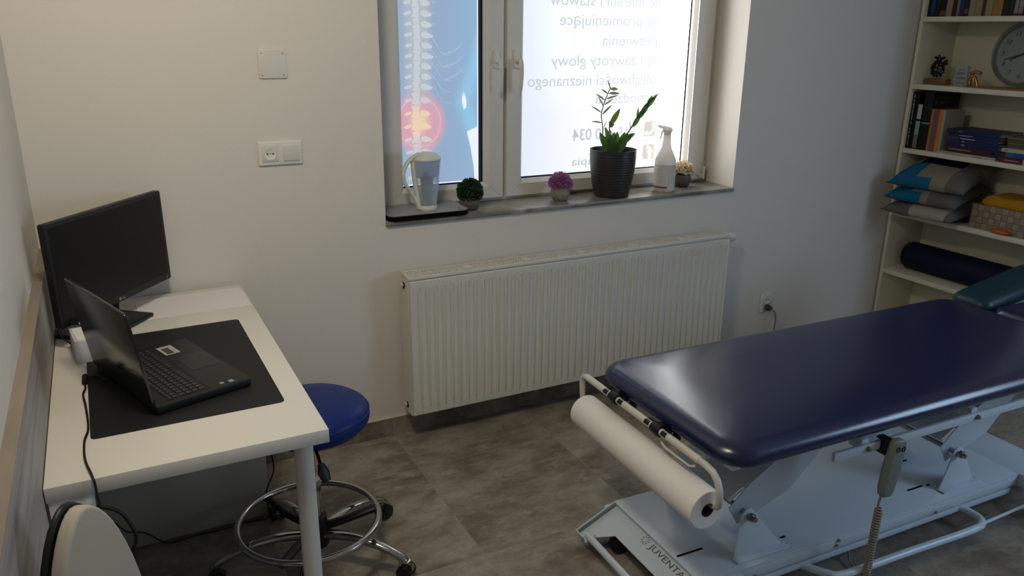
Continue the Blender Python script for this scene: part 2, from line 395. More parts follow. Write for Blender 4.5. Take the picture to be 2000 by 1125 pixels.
def flat(b, pts, k=1):
    y = yg-0.0004*k
    b.prism(pts, y-0.0003, y, 'y')
b = MB(); flat(b, [(1.303, 0.990), (1.668, 0.990), (1.668, 0.996), (1.303, 0.996)]); b.build('film_bottom_edge', m_fb, pl)
b = MB(); flat(b, [(1.651, 0.990), (1.668, 0.990), (1.668, gz1), (1.651, gz1)]); flat(b, [(1.303, 0.990), (1.3055, 0.990), (1.3055, gz1), (1.303, gz1)]); b.build('film_side_edge', m_fbd, pl)
b = MB(); flat(b, [(1.305, 0.996), (1.651, 0.996), (1.651, 1.001), (1.305, 1.001)]); flat(b, [(1.646, 0.996), (1.651, 0.996), (1.651, gz1), (1.646, gz1)]); b.build('film_white_rim', m_fwh, pl)
b = MB(); flat(b, [(1.850, 0.992), (2.40, 0.992), (2.40, 0.9975), (1.850, 0.9985)]); b.build('film_bottom_edge', m_fb, pr_)
b = MB()  # white background beside the body and the small gap under the arm
flat(b, [(1.598, 1.207), (1.646, 1.226), (1.646, 1.001), (1.633, 1.001), (1.628, 1.06), (1.615, 1.14)])
flat(b, [(1.586, 1.372), (1.594, 1.345), (1.597, 1.325), (1.594, 1.305), (1.584, 1.300), (1.577, 1.325), (1.577, 1.35)], 1)
b.build('printed_background', m_fwh, pl)
b = MB(); rnd = random.Random(3)
z = 1.015; i = 0
while z < 2.2:
    big = z < 1.36; h = 0.052 if big else 0.040
    cx = 1.378+0.006*math.sin(z*9); w_ = 0.021 if big else 0.0165
    if not (1.10 < z < 1.10):
        flat(b, [(cx-w_, z), (cx+w_, z-0.003), (cx+w_*0.62, z+h*0.45), (cx+w_*0.95, z+h*0.86), (cx, z+h*0.95), (cx-w_*0.9, z+h*0.86), (cx-w_*0.6, z+h*0.4)], 2)
        e = 0.017
        q_ = rnd.random()*0.010; flat(b, [(cx+0.020, z+0.008), (cx+0.036, z+0.001), (cx+0.056+q_, z+0.004), (cx+0.062+q_, z+0.012), (cx+0.052, z+0.021), (cx+0.036, z+0.028), (cx+0.021, z+0.024)], 3)
        flat(b, [(cx-0.019, z+0.012), (cx-0.040-q_*0.5, z+0.006), (cx-0.050-q_*0.5, z+0.013), (cx-0.040, z+0.021), (cx-0.020, z+0.024)], 3)
    z += h; i += 1
b.build('printed_spine', m_bone, pl)
b = MB()
def ribbon(b, pts, w0, w1, k=1):
    P = smoothpath([(x, 0, z) for x, z in pts], 6); n = len(P); L_, R_ = [], []
    for i, p in enumerate(P):
        d = (P[min(i+1, n-1)]-P[max(i-1, 0)]).normalized(); nn = Vector((-d.z, 0, d.x)); w_ = w0+(w1-w0)*i/(n-1)
        L_.append((p.x+nn.x*w_, p.z+nn.z*w_)); R_.append((p.x-nn.x*w_, p.z-nn.z*w_))
    for i in range(n-1): flat(b, [R_[i], R_[i+1], L_[i+1], L_[i]], k)
for zz in (1.60, 1.55, 1.50, 1.455, 1.41): ribbon(b, [(1.425, zz), (1.46, zz-0.03), (1.49, zz-0.075), (1.53, zz-0.085)], 0.0022, 0.0012)
for zz in (1.52, 1.47, 1.42): ribbon(b, [(1.50, zz), (1.545, zz+0.015), (1.58, zz+0.04)], 0.004, 0.002)
for zz in (1.76, 1.72, 1.68, 1.64): ribbon(b, [(1.43, zz), (1.455, zz-0.004), (1.47, zz-0.006)], 0.002, 0.001)
ribbon(b, [(1.40, 1.36), (1.44, 1.33), (1.47, 1.29)], 0.002, 0.001); ribbon(b, [(1.35, 1.37), (1.325, 1.345), (1.308, 1.31)], 0.0025, 0.0015)
ribbon(b, [(1.642, 1.60), (1.625, 1.50), (1.60, 1.41), (1.585, 1.36)], 0.0025, 0.0015)
b.build('printed_ribs', m_rib, pl)
# mirrored lettering: the text starts at the right and runs to the left
def mir(body, x_end, x_start, z, size, name='film_text', m=None, bold=0.0):
    M_ = frame3((x_start, yg-0.0006, z), (-1, 0, 0), (0, 0, 1))
    text(body, M_, name, m or m_ft, pr_, width=x_start-x_end, size=size, bold=bold)
for body, xe, xs_, z in (('ne mięśni i stawów', 1.986, 2.565, 1.719), ('ne promieniujące', 2.037, 2.56, 1.638), ('drętwienia', 2.255, 2.60, 1.553),
                         ('ne i zawroty głowy', 1.999, 2.575, 1.468), ('dolegliwości nieznanego', 1.885, 2.60, 1.384), ('pochodzenia', 2.233, 2.61, 1.302)):
    mir(body, xe, xs_, z, 0.068)
mir('515 400 034', 2.120, 2.462, 1.142, 0.072, bold=0.0009)
mir('fizjoterapia', 2.119, 2.45, 1.028, 0.056)
for z, kind in ((1.139, 'phone'), (1.031, 'f')):
    b = MB(); flat(b, rrect(0.070, 0.070, 0.012, cx=2.549, cy=z+0.037)); b.build('film_icon', m_ft2, pr_)
    if kind == 'f': mir('f', 2.533, 2.570, z+0.004, 0.085, 'film_icon_glyph', m_fwh, 0.003)
    else:
        b = MB(); ribbon(b, [(2.572, z+0.060), (2.568, z+0.036), (2.550, z+0.017), (2.524, z+0.014)], 0.0055, 0.0055, 3); 
        flat(b, rrect(0.018, 0.020, 0.005, cx=2.566, cy=z+0.056), 3); flat(b, rrect(0.020, 0.018, 0.005, cx=2.528, cy=z+0.018), 3)
        b.build('film_icon_glyph', m_fwh, pr_)

# ------------------------------------------------------------------ ceiling lamp (above the view)
lp = thing('ceiling_lamp', 'square white tilted lamp on the ceiling above the desk', 'lamp', (LAMP[0], LAMP[1], H))
Mq = (Vector((0.38, -0.2, 0.6))-Vector(LAMP)).to_track_quat('-Z', 'Y').to_matrix().to_4x4(); Mq.translation = Vector((0, 0, LAMP[2]-H))
b = MB(); b.box(-0.17, -0.17, 0.012, 0.17, 0.17, 0.03); b.build('housing', m_white, lp, 0.004, M=Mq)
b = MB(); b.box(-0.16, -0.16, 0.004, 0.16, 0.16, 0.012); b.build('diffuser', mat('lamp_diffuser', '#ffffff', 0.6, emit=(1, .87, .70, 1), estr=2.0), lp, M=Mq)
b = MB(); b.cyl((0, 0, LAMP[2]-H+0.03), (0, 0, 0), 0.012); b.build('mount', m_white, lp)

# ------------------------------------------------------------------ wall fittings
o = thing('cover_plate', 'blank square white cover plate screwed on the wall above the socket', 'cover plate', (0.727, 0, 1.450))
MB().prism(rrect(0.094, 0.094, 0.006, cx=0.047, cy=0.047), -0.006, 0, 'y').build('plate', m_plast, o, 0.0015)
for x in (0.011, 0.083):
    for z in (0.011, 0.083): b = MB(); b.cyl((x, -0.0066, z), (x, -0.0055, z), 0.0018, seg=10); b.build('screw', m_steel, o)
m_plast2 = mat('ivory_plastic', '#dcd9d0', 0.4)
o = thing('socket_switch', 'double white wall fitting with round power socket and rocker switch', 'socket and switch', (0.7009, 0, 1.1548))
MB().prism(rrect(0.1525, 0.083, 0.004, cx=0.076, cy=0.0415), -0.009, 0, 'y').build('frame', m_plast2, o, 0.004, 3)
def socket_insert(o, x, z):
    s = MB(); s.box(x-0.0275, -0.0115, z-0.0275, x+0.0275, -0.008, z+0.0275); e = s.build('socket_face', m_plast, o, 0.001)
    c_ = MB(); Mx = frame3((x, -0.0115, z), (1, 0, 0), (0, 0, 1))@Matrix.Scale(-1, 4, (0, 0, 1)) if False else frame3((x, -0.0115, z), (1, 0, 0), (0, 0, 1))
    c_.lathe([(0.0, 0.0002), (0.0170, 0.0002), (0.0190, 0.0014), (0.0215, 0.0016), (0.0220, 0.0)], M=Mx, seg=28); c_.build('socket_well', m_plast2, e)
    h = MB()
    for dx in (-0.0095, 0.0095): h.cyl((x+dx, -0.0122, z), (x+dx, -0.0100, z), 0.0028, seg=10)
    h.cyl((x, -0.0122, z+0.001), (x, -0.0100, z+0.001), 0.0018, seg=8)
    h.build('socket_hole', m_dark, e, M=Matrix.Translation((0, -0.0001, 0)))
socket_insert(o, 0.040, 0.041)
MB().box(0.0855, -0.0125, 0.0135, 0.1405, -0.008, 0.0685).build('rocker', m_plast, o, 0.0015)
# low socket with plug
o = thing('power_socket', 'low white double wall socket right of the radiator with a plug in it', 'socket', (3.150, 0, 0.232))
MB().prism(rrect(0.083, 0.100, 0.004, cx=0.040, cy=0.050), -0.008, 0, 'y').build('frame', m_plast2, o, 0.002)
socket_insert(o, 0.040, 0.067)
o = thing('plug', 'grey power plug with its cord hanging below the low wall socket', 'plug')
b = MB(); b.lathe([(0.0, 0.0), (0.017, 0), (0.017, 0.012), (0.011, 0.026), (0.0, 0.028)], M=frame3((3.19, -0.0125, 0.258), (1, 0, 0), (0, 0, 1))@Matrix.Rotation(0, 4, 'X'), seg=16)
b.box(3.181, -0.045, 0.250, 3.199, -0.012, 0.268); b.build('plug_body', mat('plug_grey', '#3a3833', 0.5), o, 0.003)
b = MB(); b.tube(smoothpath([(3.192, -0.042, 0.255), (3.215, -0.05, 0.235), (3.226, -0.048, 0.17), (3.222, -0.04, 0.06), (3.25, -0.045, 0.006), (3.4, -0.10, 0.005)], 6), 0.0035, 8)
b.build('cord', mat('grey_cord', '#7d7a72', 0.5), o)

# ------------------------------------------------------------------ radiator
rad = thing('radiator', 'long white ribbed panel radiator on the wall under the window', 'radiator', (0, 0, 0))
RX0, RX1, RY0, RY1, RZ0, RZ1 = 1.1928, 2.7953, -0.123, -0.034, 0.126, 0.7152
b = MB(); b.box(RX0, RY0+0.0062, RZ0+0.004, RX1, RY1, RZ1-0.060); b.box(RX0, RY0+0.0062, RZ1-0.060, RX0+0.003, RY1, RZ1-0.014); b.box(RX1-0.003, RY0+0.0062, RZ1-0.060, RX1, RY1, RZ1-0.014); b.box(RX0+0.003, RY0+0.0062, RZ1-0.060, RX1-0.003, RY0+0.0085, RZ1-0.014); b.box(RX0+0.003, RY1-0.002, RZ1-0.060, RX1-0.003, RY1, RZ1-0.014); b.build('body', m_rad, rad)
b = MB()
b.box(RX0, RY0, RZ1-0.014, RX1, RY0+0.006, RZ1); b.box(RX0, RY1-0.005, RZ1-0.014, RX1, RY1, RZ1)
b.box(RX0, RY0+0.006, RZ1-0.014, RX0+0.008, RY1-0.005, RZ1); b.box(RX1-0.008, RY0+0.006, RZ1-0.014, RX1, RY1-0.005, RZ1); b.build('top_rim', m_rad, rad, 0.0015)
b = MB(); b.box(RX0+0.008, RY0+0.010, RZ1-0.0598, RX1-0.008, RY1-0.005, RZ1-0.050); b.build('grille_shade', mat('grille_shade', '#2e2b26', 0.8), rad)  # dark sheet below the grille, paints the shade seen between the bars
b = MB(); x = RX0+0.012
while x < RX1-0.012:
    b.box(x, RY0+0.006, RZ1-0.004, x+0.0050, RY1-0.005, RZ1-0.001); x += 0.0112
for y in (-0.097, -0.078, -0.060): b.box(RX0+0.008, y-0.0015, RZ1-0.0045, RX1-0.008, y+0.0015, RZ1-0.0008)
for k in range(1, 6): xx = RX0+(RX1-RX0)*k/6; b.box(xx-0.014, -0.10, RZ1-0.004, xx+0.014, -0.055, RZ1-0.0005)
b.build('top_grille', m_rad, rad, smooth=0)
# ribbed front sheet: vertical ridges with tapered ends
fx0, fx1, fz0, fz1 = RX0+0.004, RX1-0.003, RZ0, RZ1-0.018
b = MB(); zs = [fz0, fz0+0.004, fz0+0.030, fz0+0.048, fz1-0.048, fz1-0.030, fz1-0.004, fz1]
amp = [0, 0, 0, 1, 1, 0, 0, 0]; edge = [0.004, 0, 0, 0, 0, 0, 0, 0.004]
xs_ = []; pitch_ = (fx1-fx0-0.03)/46
prof = [(0.0, 0.0), (0.30, -0.0), (0.38, -0.0045), (0.46, -0.0045), (0.54, 0.0)]
xs_.append((fx0, 0.004, 0)); xs_.append((fx0+0.004, 0, 0))
for k in range(46):
    for f_, d in ((0.0, 0.0045), (0.60, 0.0045), (0.70, -0.0030), (0.78, -0.0030), (0.90, 0.0045)): xs_.append((fx0+0.015+(k+f_)*pitch_, 0, d))
xs_.append((fx1-0.012, 0, 0)); xs_.append((fx1-0.004, 0, 0)); xs_.append((fx1, 0.004, 0))
nv = len(zs); vs = []
for x, e, d in xs_:
    for j, z in enumerate(zs): vs.append((x, RY0-0.001+max(e, edge[j])+d*amp[j], z))
fs = [(i*nv+j, (i+1)*nv+j, (i+1)*nv+j+1, i*nv+j+1) for i in range(len(xs_)-1) for j in range(nv-1)]
b.add(vs, fs)
fr = b.build('front_panel', m_rad, rad, smooth=25)
sol = fr.modifiers.new('thickness', 'SOLIDIFY'); sol.thickness = 0.0012; sol.offset = -1
for z in (RZ1-0.045, RZ0+0.035):
    b = MB(); b.lathe([(0, 0.0), (0.012, 0.0), (0.013, -0.0015)], M=frame3((RX0-0.0006, -0.072, z), (0, 1, 0), (0, 0, 1)), seg=20); b.build('port_hole', m_dark, rad)
    b = MB(); b.cyl((RX0, -0.066, z), (RX0-0.012, -0.066, z), 0.008, seg=6); b.build('plug_screw', m_plast, rad)
b = MB(); b.lathe([(0.0, 0), (0.012, 0), (0.012, 0.012), (0.019, 0.014), (0.021, 0.032), (0.018, 0.050), (0.012, 0.053), (0, 0.053)], M=frame3((RX1, -0.085, RZ1-0.026), (0, 1, 0), (0, 0, 1)), seg=24)
b.build('thermostat_valve', m_plast, rad)
b = MB(); b.cyl((RX1-0.03, -0.06, RZ0), (RX1-0.03, -0.06, RZ0-0.04), 0.009, seg=12); b.cyl((RX1-0.03, -0.06, RZ0-0.04), (RX1-0.03, -0.001, RZ0-0.04), 0.009, seg=12); b.build('pipe', m_plast, rad)
for x in (RX0+0.3, RX1-0.3): boxo('wall_bracket', x, RY1-0.001, RZ0+0.1, x+0.03, -0.0005, RZ1-0.1, m_rad, rad)

# ------------------------------------------------------------------ desk
DZ = 0.745; DX0, DX1, DY0, DY1 = 0.0265, 0.596, -1.230, -0.035
desk = thing('desk', 'white laminate desk with round leg standing along the left wall', 'desk', (0, 0, 0))
MB().box(DX0, DY0, DZ-0.034, DX1, DY1, DZ).build('desktop', m_white, desk, 0.0012)
for lx, ly in ((0.546, -1.175), (0.546, -0.09), (0.075, -0.09)):
    b = MB(); b.lathe([(0.0, 0.0), (0.0225, 0.0), (0.0225, DZ-0.034), (0, DZ-0.034)], cx=lx, cy=ly, seg=28); b.build('leg', m_white, desk)
boxo('side_support', 0.030, -1.228, 0.0, 0.111, -1.208, DZ-0.0345, m_white, desk, 0.001)
cb = thing('cabinet', 'plain white cabinet standing on the floor underneath the desk', 'cabinet', (0, 0, 0))
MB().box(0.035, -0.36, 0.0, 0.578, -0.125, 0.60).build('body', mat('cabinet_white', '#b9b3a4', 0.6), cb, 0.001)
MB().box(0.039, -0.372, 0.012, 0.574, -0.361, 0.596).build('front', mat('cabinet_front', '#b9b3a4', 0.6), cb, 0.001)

# desk pad
tag(MB().prism([(0.211, -0.402), (0.205, -0.398), (0.112, -0.401)] if False else rrect(0.425, 0.645, 0.012, cx=0.0, cy=0.0), 0, 0.002).build('desk_pad', mat('desk_pad_black', '#17181a', 0.6, spec=0.35, bump=0.1, bscale=600), None, M=frame3((0.3205, -0.7265, DZ+0.0001), (1, 0.012, 0), (-0.012, 1, 0))), 'black rectangular desk pad lying under the open laptop', 'desk pad')
# large paper sheets at the back
b = MB(); Mp = frame3((0.444, -0.178, DZ+0.0001), (1, 0.03, 0), (-0.03, 1, 0)); b.prism([(-0.19, -0.10), (0.145, -0.105), (0.145, 0.105), (-0.19, 0.105)], 0, 0.0012)
tag(b.build('paper_sheet', m_paper, None, M=Mp), 'large blank white paper lying on the back corner of the desk', 'paper')

# monitor ---------------------------------------------------------------------
ml = Vector((0.056, -0.462, 0)); mr = Vector((0.372, -0.070, 0)); e1 = (mr-ml).normalized(); nrm = Vector((e1.y, -e1.x, 0)); mc = (ml+mr)/2; MW = (mr-ml).length; MHh = 0.297
mon = thing('monitor', 'large black widescreen monitor standing on the back of the desk', 'monitor', (mc.x, mc.y, DZ))
def Lm(v): return frame3((0, 0, 0), e1, (0, 0, 1))
Mm = frame3((0, 0, 0.0655), e1, (0, 0, 1))  # local: x along width, y up, z towards viewer (=nrm)
tilt = Matrix.Rotation(math.radians(-0.5), 4, 'X')
b = MB(); b.prism(rrect(MW, MHh, 0.006, cx=0, cy=MHh/2), -0.022, 0.0); b.build('housing', m_black, mon, 0.002, M=Mm@tilt)
b = MB(); b.prism([(-MW/2+0.012, 0.022), (MW/2-0.012, 0.022), (MW/2-0.012, MHh-0.012), (-MW/2+0.012, MHh-0.012)], 0.0, 0.0006); b.build('screen', mat('screen_off', '#060708', 0.38, spec=0.35), mon, M=Mm@tilt)
b = MB(); b.prism(rrect(MW*0.55, 0.2, 0.02, cx=0, cy=MHh/2), -0.042, -0.022); b.build('back_hump', m_black, mon, 0.006, M=Mm@tilt)
lg = mat('logo_grey', '#8b8f90', 0.5)
b = MB(); vs, fs = textmesh('LG', size=0.0115, depth=0.0002, bold=0.0003); b.add([v+Vector((0.003, 0.0055, 0.0008)) for v in vs], fs)
b.lathe([(0.0045, 0), (0.0045, 0.0006), (0.0052, 0.0006), (0.0052, 0)], cx=-0.006, cy=0.0095, seg=20); b.lathe([(0, 0), (0.0042, 0), (0.0042, 0.0004), (0, 0.0004)], cx=-0.006, cy=0.0095, seg=16)
b.build('logo', lg, mon, M=Mm@tilt, smooth=0)
b = MB(); b.prism(rrect(0.012, 0.010, 0.002, cx=MW/2-0.022, cy=0.011), 0.0002, 0.0009); b.build('badge', mat('badge_grey', '#4a4d4e', 0.4), mon, M=Mm@tilt)
Mb = frame3((0, 0, 0), e1, (-nrm.x, -nrm.y, 0))
b = MB(); b.prism(rrect(0.24, 0.19, 0.012, cx=-0.055, cy=0.035), 0.0, 0.011)
b.build('base', mat('base_gloss', '#101112', 0.3), mon, 0.003, M=Mb)
b = MB(); b.tube([(0.0, 0.04, 0.01), (0, 0.035, 0.06), (0, 0.03, 0.13)], 0.022, 12, flat=0.6); b.build('neck', m_black, mon, M=Mb)

# notepad cube with pen, small black gadget ------------------------------------------------
nb = thing('note_box', 'white cube of note paper on the desk below the monitor corner', 'note box', (0.122, -0.500, DZ), 0.12)
MB().box(-0.046, -0.075, 0, 0.046, 0.045, 0.066).build('paper_block', mat('note_paper', '#c9c3cb', 0.85, bump=0.3, bscale=150), nb, 0.001)
MB().box(-0.040, -0.066, 0.066, 0.040, 0.038, 0.0675).build('loose_notes', m_paper, nb, M=Matrix.Rotation(0.05, 4, 'Z'))
pen = thing('marker_pen', 'white marker pen with black cap lying on the note cube', 'pen')
b = MB(); b.cyl((0.100, -0.448, 0.8185), (0.205, -0.500, 0.8185), 0.0052, seg=14); b.build('barrel', m_paper, pen)
b = MB(); b.cyl((0.100, -0.448, 0.8185), (0.078, -0.437, 0.8185), 0.0056, seg=14); b.build('cap', m_black, pen)
gd = thing('card_reader', 'small black gadget with a coiled lead lying behind the marker pen', 'gadget', (0.100, -0.448, DZ))
MB().box(-0.03, -0.02, 0, 0.04, 0.02, 0.030).build('casing', m_black, gd, 0.003)
b = MB(); b.tube(smoothpath([(-0.03, 0, 0.015), (-0.06, 0.02, 0.05), (-0.02, 0.05, 0.06), (0.03, 0.03, 0.05), (0.04, 0.0, 0.02)], 6), 0.0022, 8); b.build('lead', m_cable, gd)

# laptop ------------------------------------------------------------------------
A = Vector((0.251, -0.998, 0)); h_ = Vector((-0.318, 0.949, 0)).normalized(); d_ = Vector((0.949, 0.318, 0)).normalized()
LW, LD = 0.385, 0.243
lap = thing('laptop', 'open black laptop standing on the desk pad with its lid upright', 'laptop', (A.x, A.y, DZ+0.0022))
Ml = frame3((0, 0, 0), d_, h_)   # x: hinge->front, y: along hinge, z up
b = MB(); b.prism([(0.0, 0.006), (0.01, 0.0), (LD-0.004, 0.0)] and rrect(LD, LW, 0.008, cx=LD/2, cy=LW/2), 0.002, 0.021)
body = b.build('base', m_black, lap, 0.002, M=Ml)
b = MB(); b.box(0.036, 0.018, 0.0206, 0.142, LW-0.018, 0.0213); b.build('keyboard_deck', mat('key_well', '#050505', 0.6), lap, M=Ml)
b = MB(); m_key = mat('key_black', '#15171a', 0.4)
rows = [0.012, 0.0165, 0.0165, 0.0165, 0.0165, 0.0165]; xk = 0.040
for ri, rh in enumerate(rows):
    n = 19 if ri else 20; kw = (LW-0.044)/n; k = 0
    while k < n:
        span = 1
        if ri == 5 and k == 4: span = 6
        if ri in (2, 3) and k == 13: span = 2
        b.box(xk, 0.022+k*kw+0.0014, 0.0213, xk+rh-0.0024, 0.022+(k+span)*kw-0.0014, 0.0228); k += span
    xk += rh
b.build('keys', m_key, lap, 0.0004, 1, M=Ml)
b = MB(); rnd = random.Random(5); xk = 0.040; kw = (LW-0.044)/19
for ri, rh in enumerate(rows):
    for k in range(19):
        if ri == 5 and 3 < k < 10: continue
        y = 0.022+(k+0.42)*kw; b.box(xk+0.004, y, 0.0228, xk+0.0075, y+0.003, 0.02285)
    xk += rh
b.build('key_legends', mat('legend_grey', '#6d7276', 0.5), lap, M=Ml, smooth=0)
b = MB(); y0, y1, x0, x1 = 0.150, 0.256, 0.160, 0.232; e = 0.0006
b.box(x0, y0, 0.0205, x1, y1, 0.0213); b.build('touchpad', mat('touchpad', '#111214', 0.35), lap, M=Ml)
b = MB()
for q in ((x0, y0, x1, y0+e), (x0, y1-e, x1, y1), (x0, y0, x0+e, y1), (x1-e, y0, x1, y1)): b.box(q[0], q[1], 0.0211, q[2], q[3], 0.0215)
b.build('touchpad_rim', m_steel, lap, M=Ml)
b = MB(); b.box(0.150, 0.292, 0.0206, 0.190, 0.360, 0.0214); stc = b.build('sticker', mat('sticker_silver', '#a3a39c', 0.5), lap, M=Ml)
b = MB(); b.box(0.157, 0.298, 0.0214, 0.176, 0.345, 0.0215); b.build('sticker_print', mat('sticker_dark', '#3b3d3b', 0.6), stc, M=Ml)
b = MB(); b.box(0.192, 0.014, 0.0206, 0.204, 0.028, 0.0214); b.box(0.170, 0.020, 0.0206, 0.180, 0.030, 0.0212); b.build('small_stickers', mat('sticker_blue', '#7f97a0', 0.4), lap, M=Ml)
lt = math.radians(81.5)
Mlid = frame3((0.0, 0.0, 0.016), (-d_*math.cos(lt)+Vector((0, 0, 1))*math.sin(lt)), h_)
b = MB(); b.prism(rrect(0.250, LW, 0.008, cx=0.125, cy=LW/2), -0.0035, 0.0035)
lid = b.build('lid', mat('lid_gloss', '#1d201e', 0.16, spec=0.6), lap, 0.0015, M=Mlid)
zdir = 1 if (Mlid.to_3x3() @ Vector((0, 0, 1))).dot(d_) > 0 else -1
b = MB(); b.box(0.016, 0.014, 0.0036*zdir if zdir > 0 else -0.0042, 0.236, LW-0.014, 0.0042 if zdir > 0 else -0.0036); b.build('screen', m_blackg, lid, M=Mlid)
for y in (0.05, LW-0.09): b = MB(); b.cyl((0.004, y, 0.018), (0.004, y+0.04, 0.018), 0.007, seg=12); b.build('hinge', m_black, lap, M=Ml)
m_port = mat('port_grey', '#2b2d2e', 0.3, metal=0.6)
for q0, q1 in ((0.120, 0.136), (0.165, 0.180), (0.195, 0.207)): b = MB(); b.box(q0, -0.0008, 0.008, q1, 0.004, 0.0135); b.build('port', m_port, lap, M=Ml)

# cables ------------------------------------------------------------------------
b = MB()
zc = DZ+0.004
P = smoothpath([(0.150, -0.745, DZ+0.010), (0.128, -0.70, zc+0.004), (0.104, -0.700, zc), (0.103, -0.760, zc), (0.098, -0.800, zc), (0.104, -0.883, zc), (0.108, -0.997, zc), (0.100, -1.06, zc), (0.101, -1.145, zc), (0.113, -1.222, zc+0.001),
(0.117, -1.240, zc-0.010), (0.118, -1.243, 0.706), (0.123, -1.245, 0.65), (0.131, -1.245, 0.617), (0.140, -1.243, 0.57), (0.155, -1.22, 0.45), (0.16, -1.15, 0.2), (0.16, -0.95, 0.004), (0.20, -0.7, 0.0035)], 6)
b.tube(P, 0.0026, 8); cbl = b.build('charging_cable', m_cable, None); tag(cbl, 'black laptop power cable running down over the front edge of the desk', 'cable')
b = MB(); b.cyl((0.103, -0.690, zc+0.004), (0.103, -0.730, zc+0.004), 0.0075, seg=14); b.build('cable_ferrite', m_cable, cbl)
b = MB(); P = smoothpath([(0.100, -1.236, 0.678), (0.123, -1.236, 0.680), (0.153, -1.236, 0.659), (0.170, -1.236, 0.62), (0.175, -1.236, 0.593), (0.168, -1.236, 0.570), (0.149, -1.240, 0.551), (0.128, -1.240, 0.539), (0.10, -1.236, 0.55)], 8)
b.tube(P, 0.0040, 10); tag(b.build('cable_loop', m_cable, None), 'thick black cable forming a loop in front of the desk', 'cable')
b = MB(); b.tube(smoothpath([(0.05, -0.385, 0.30), (0.055, -0.385, 0.209), (0.067, -0.385, 0.193), (0.086, -0.385, 0.135), (0.101, -0.385, 0.123), (0.126, -0.385, 0.087), (0.144, -0.385, 0.076), (0.183, -0.385, 0.061), (0.22, -0.386, 0.023), (0.25, -0.386, 0.0035), (0.33, -0.380, 0.0035), (0.42, -0.384, 0.0035), (0.50, -0.380, 0.004), (0.556, -0.45, 0.05), (0.556, -0.45, 0.143), (0.583, -0.45, 0.208), (0.587, -0.45, 0.245), (0.584, -0.45, 0.30), (0.58, -0.45, 0.50), (0.57, -0.45, 0.708)], 6), 0.0024, 8)
tag(b.build('floor_cable', m_cable, None), 'thin black cable lying along the foot of the cabinet under the desk', 'cable')

# ------------------------------------------------------------------ stool
sx, sy = 0.660, -0.690
stl = thing('stool', 'blue round swivel stool with chrome foot ring and castors beside the desk', 'stool', (sx, sy, 0))
b = MB(); SCX, SCY = 0.010, -0.005; pr = [(0.0, 0.470), (0.13, 0.470), (0.155, 0.480), (0.171, 0.500), (0.174, 0.518), (0.166, 0.540), (0.143, 0.555), (0.09, 0.564), (0.0, 0.566)]
b.lathe(pr, seg=48, cx=SCX, cy=SCY); b.build('seat', m_blue, stl, smooth=60)
b = MB(); b.tube([(SCX+0.1715*math.cos(a*PI/24), SCY+0.1715*math.sin(a*PI/24), 0.530) for a in range(48)], 0.0018, 6, closed=True); b.build('seam', mat('blue_seam', '#08185a', 0.5), stl)
b = MB(); b.box(-0.09, -0.05, 0.452, 0.09, 0.05, 0.470); b.build('seat_plate', m_black, stl, 0.003)
b = MB(); b.cyl((0, 0, 0.10), (0, 0, 0.30), 0.025, seg=24); b.cyl((0, 0, 0.29), (0, 0, 0.45), 0.014, seg=20); b.build('gas_lift', m_chrome, stl)
b = MB(); b.cyl((0, 0, 0.07), (0, 0, 0.172), 0.041, 0.036, 24); b.build('hub', m_black, stl, 0.003)
b = MB(); b.tube(smoothpath([(0.0, -0.03, 0.455), (0.0, -0.09, 0.440), (0.002, -0.125, 0.415)], 5), 0.005, 8); b.tube([(0.002, -0.125, 0.418), (0.006, -0.138, 0.395), (0.012, -0.150, 0.370)], [0.010, 0.019, 0.013], 12, flat=0.45); b.build('lever', m_black, stl)
RR = 0.213; rx, ry = -0.020, -0.010
b = MB(); b.tube([(rx+RR*math.cos(a*PI/36), ry+RR*math.sin(a*PI/36), 0.165) for a in range(72)], 0.0105, 12, closed=True); b.build('foot_ring', m_chrome, stl, smooth=60)
for a in (-5, 115, 235):
    a = math.radians(a); b = MB(); c0, s0 = math.cos(a), math.sin(a)
    b.tube([(0.025*c0, 0.025*s0, 0.125), (rx+RR*0.5*c0, ry+RR*0.5*s0, 0.140), (rx+RR*c0, ry+RR*s0, 0.160)], [0.017, 0.015, 0.014], 10, flat=0.8); b.build('ring_spoke', m_black, stl)
for a0 in (-42, 28, 103, 173, 246):
    a = math.radians(a0); c0, s0 = math.cos(a), math.sin(a); R_ = 0.290
    b = MB(); b.tube(smoothpath([(0.02*c0, 0.02*s0, 0.105), (0.12*c0, 0.12*s0, 0.115), (0.22*c0, 0.22*s0, 0.100), (R_*c0, R_*s0, 0.070), ((R_+0.008)*c0, (R_+0.008)*s0, 0.060)], 4), [0.019]*4+[0.018]*4+[0.016]*4+[0.015]*4+[0.010], 12, flat=0.75)
    lgo = b.build('leg', m_chrome, stl, smooth=50)
    b = MB(); px, py = R_*c0, R_*s0; tx, ty = -s0, c0
    b.tube([(px, py, 0.072), (px, py, 0.045)], 0.012, 14); b.lathe([(0, -0.011), (0.0245, -0.011), (0.0255, 0), (0.0245, 0.011), (0, 0.011)], M=frame3((px+0.01*c0, py+0.01*s0, 0.040), (c0, s0, 0), (0, 0, 1)), seg=24); b.build('castor_hood', m_chrome, lgo)
    b = MB()
    for sgn in (-1, 1):
        q = Vector((px+0.01*c0+tx*0.016*sgn, py+0.01*s0+ty*0.016*sgn, 0.0255))
        b.cyl(q-Vector((tx, ty, 0))*0.007, q+Vector((tx, ty, 0))*0.007, 0.0255, seg=24)
    b.build('castor_wheel', m_blackg, lgo, 0.002)

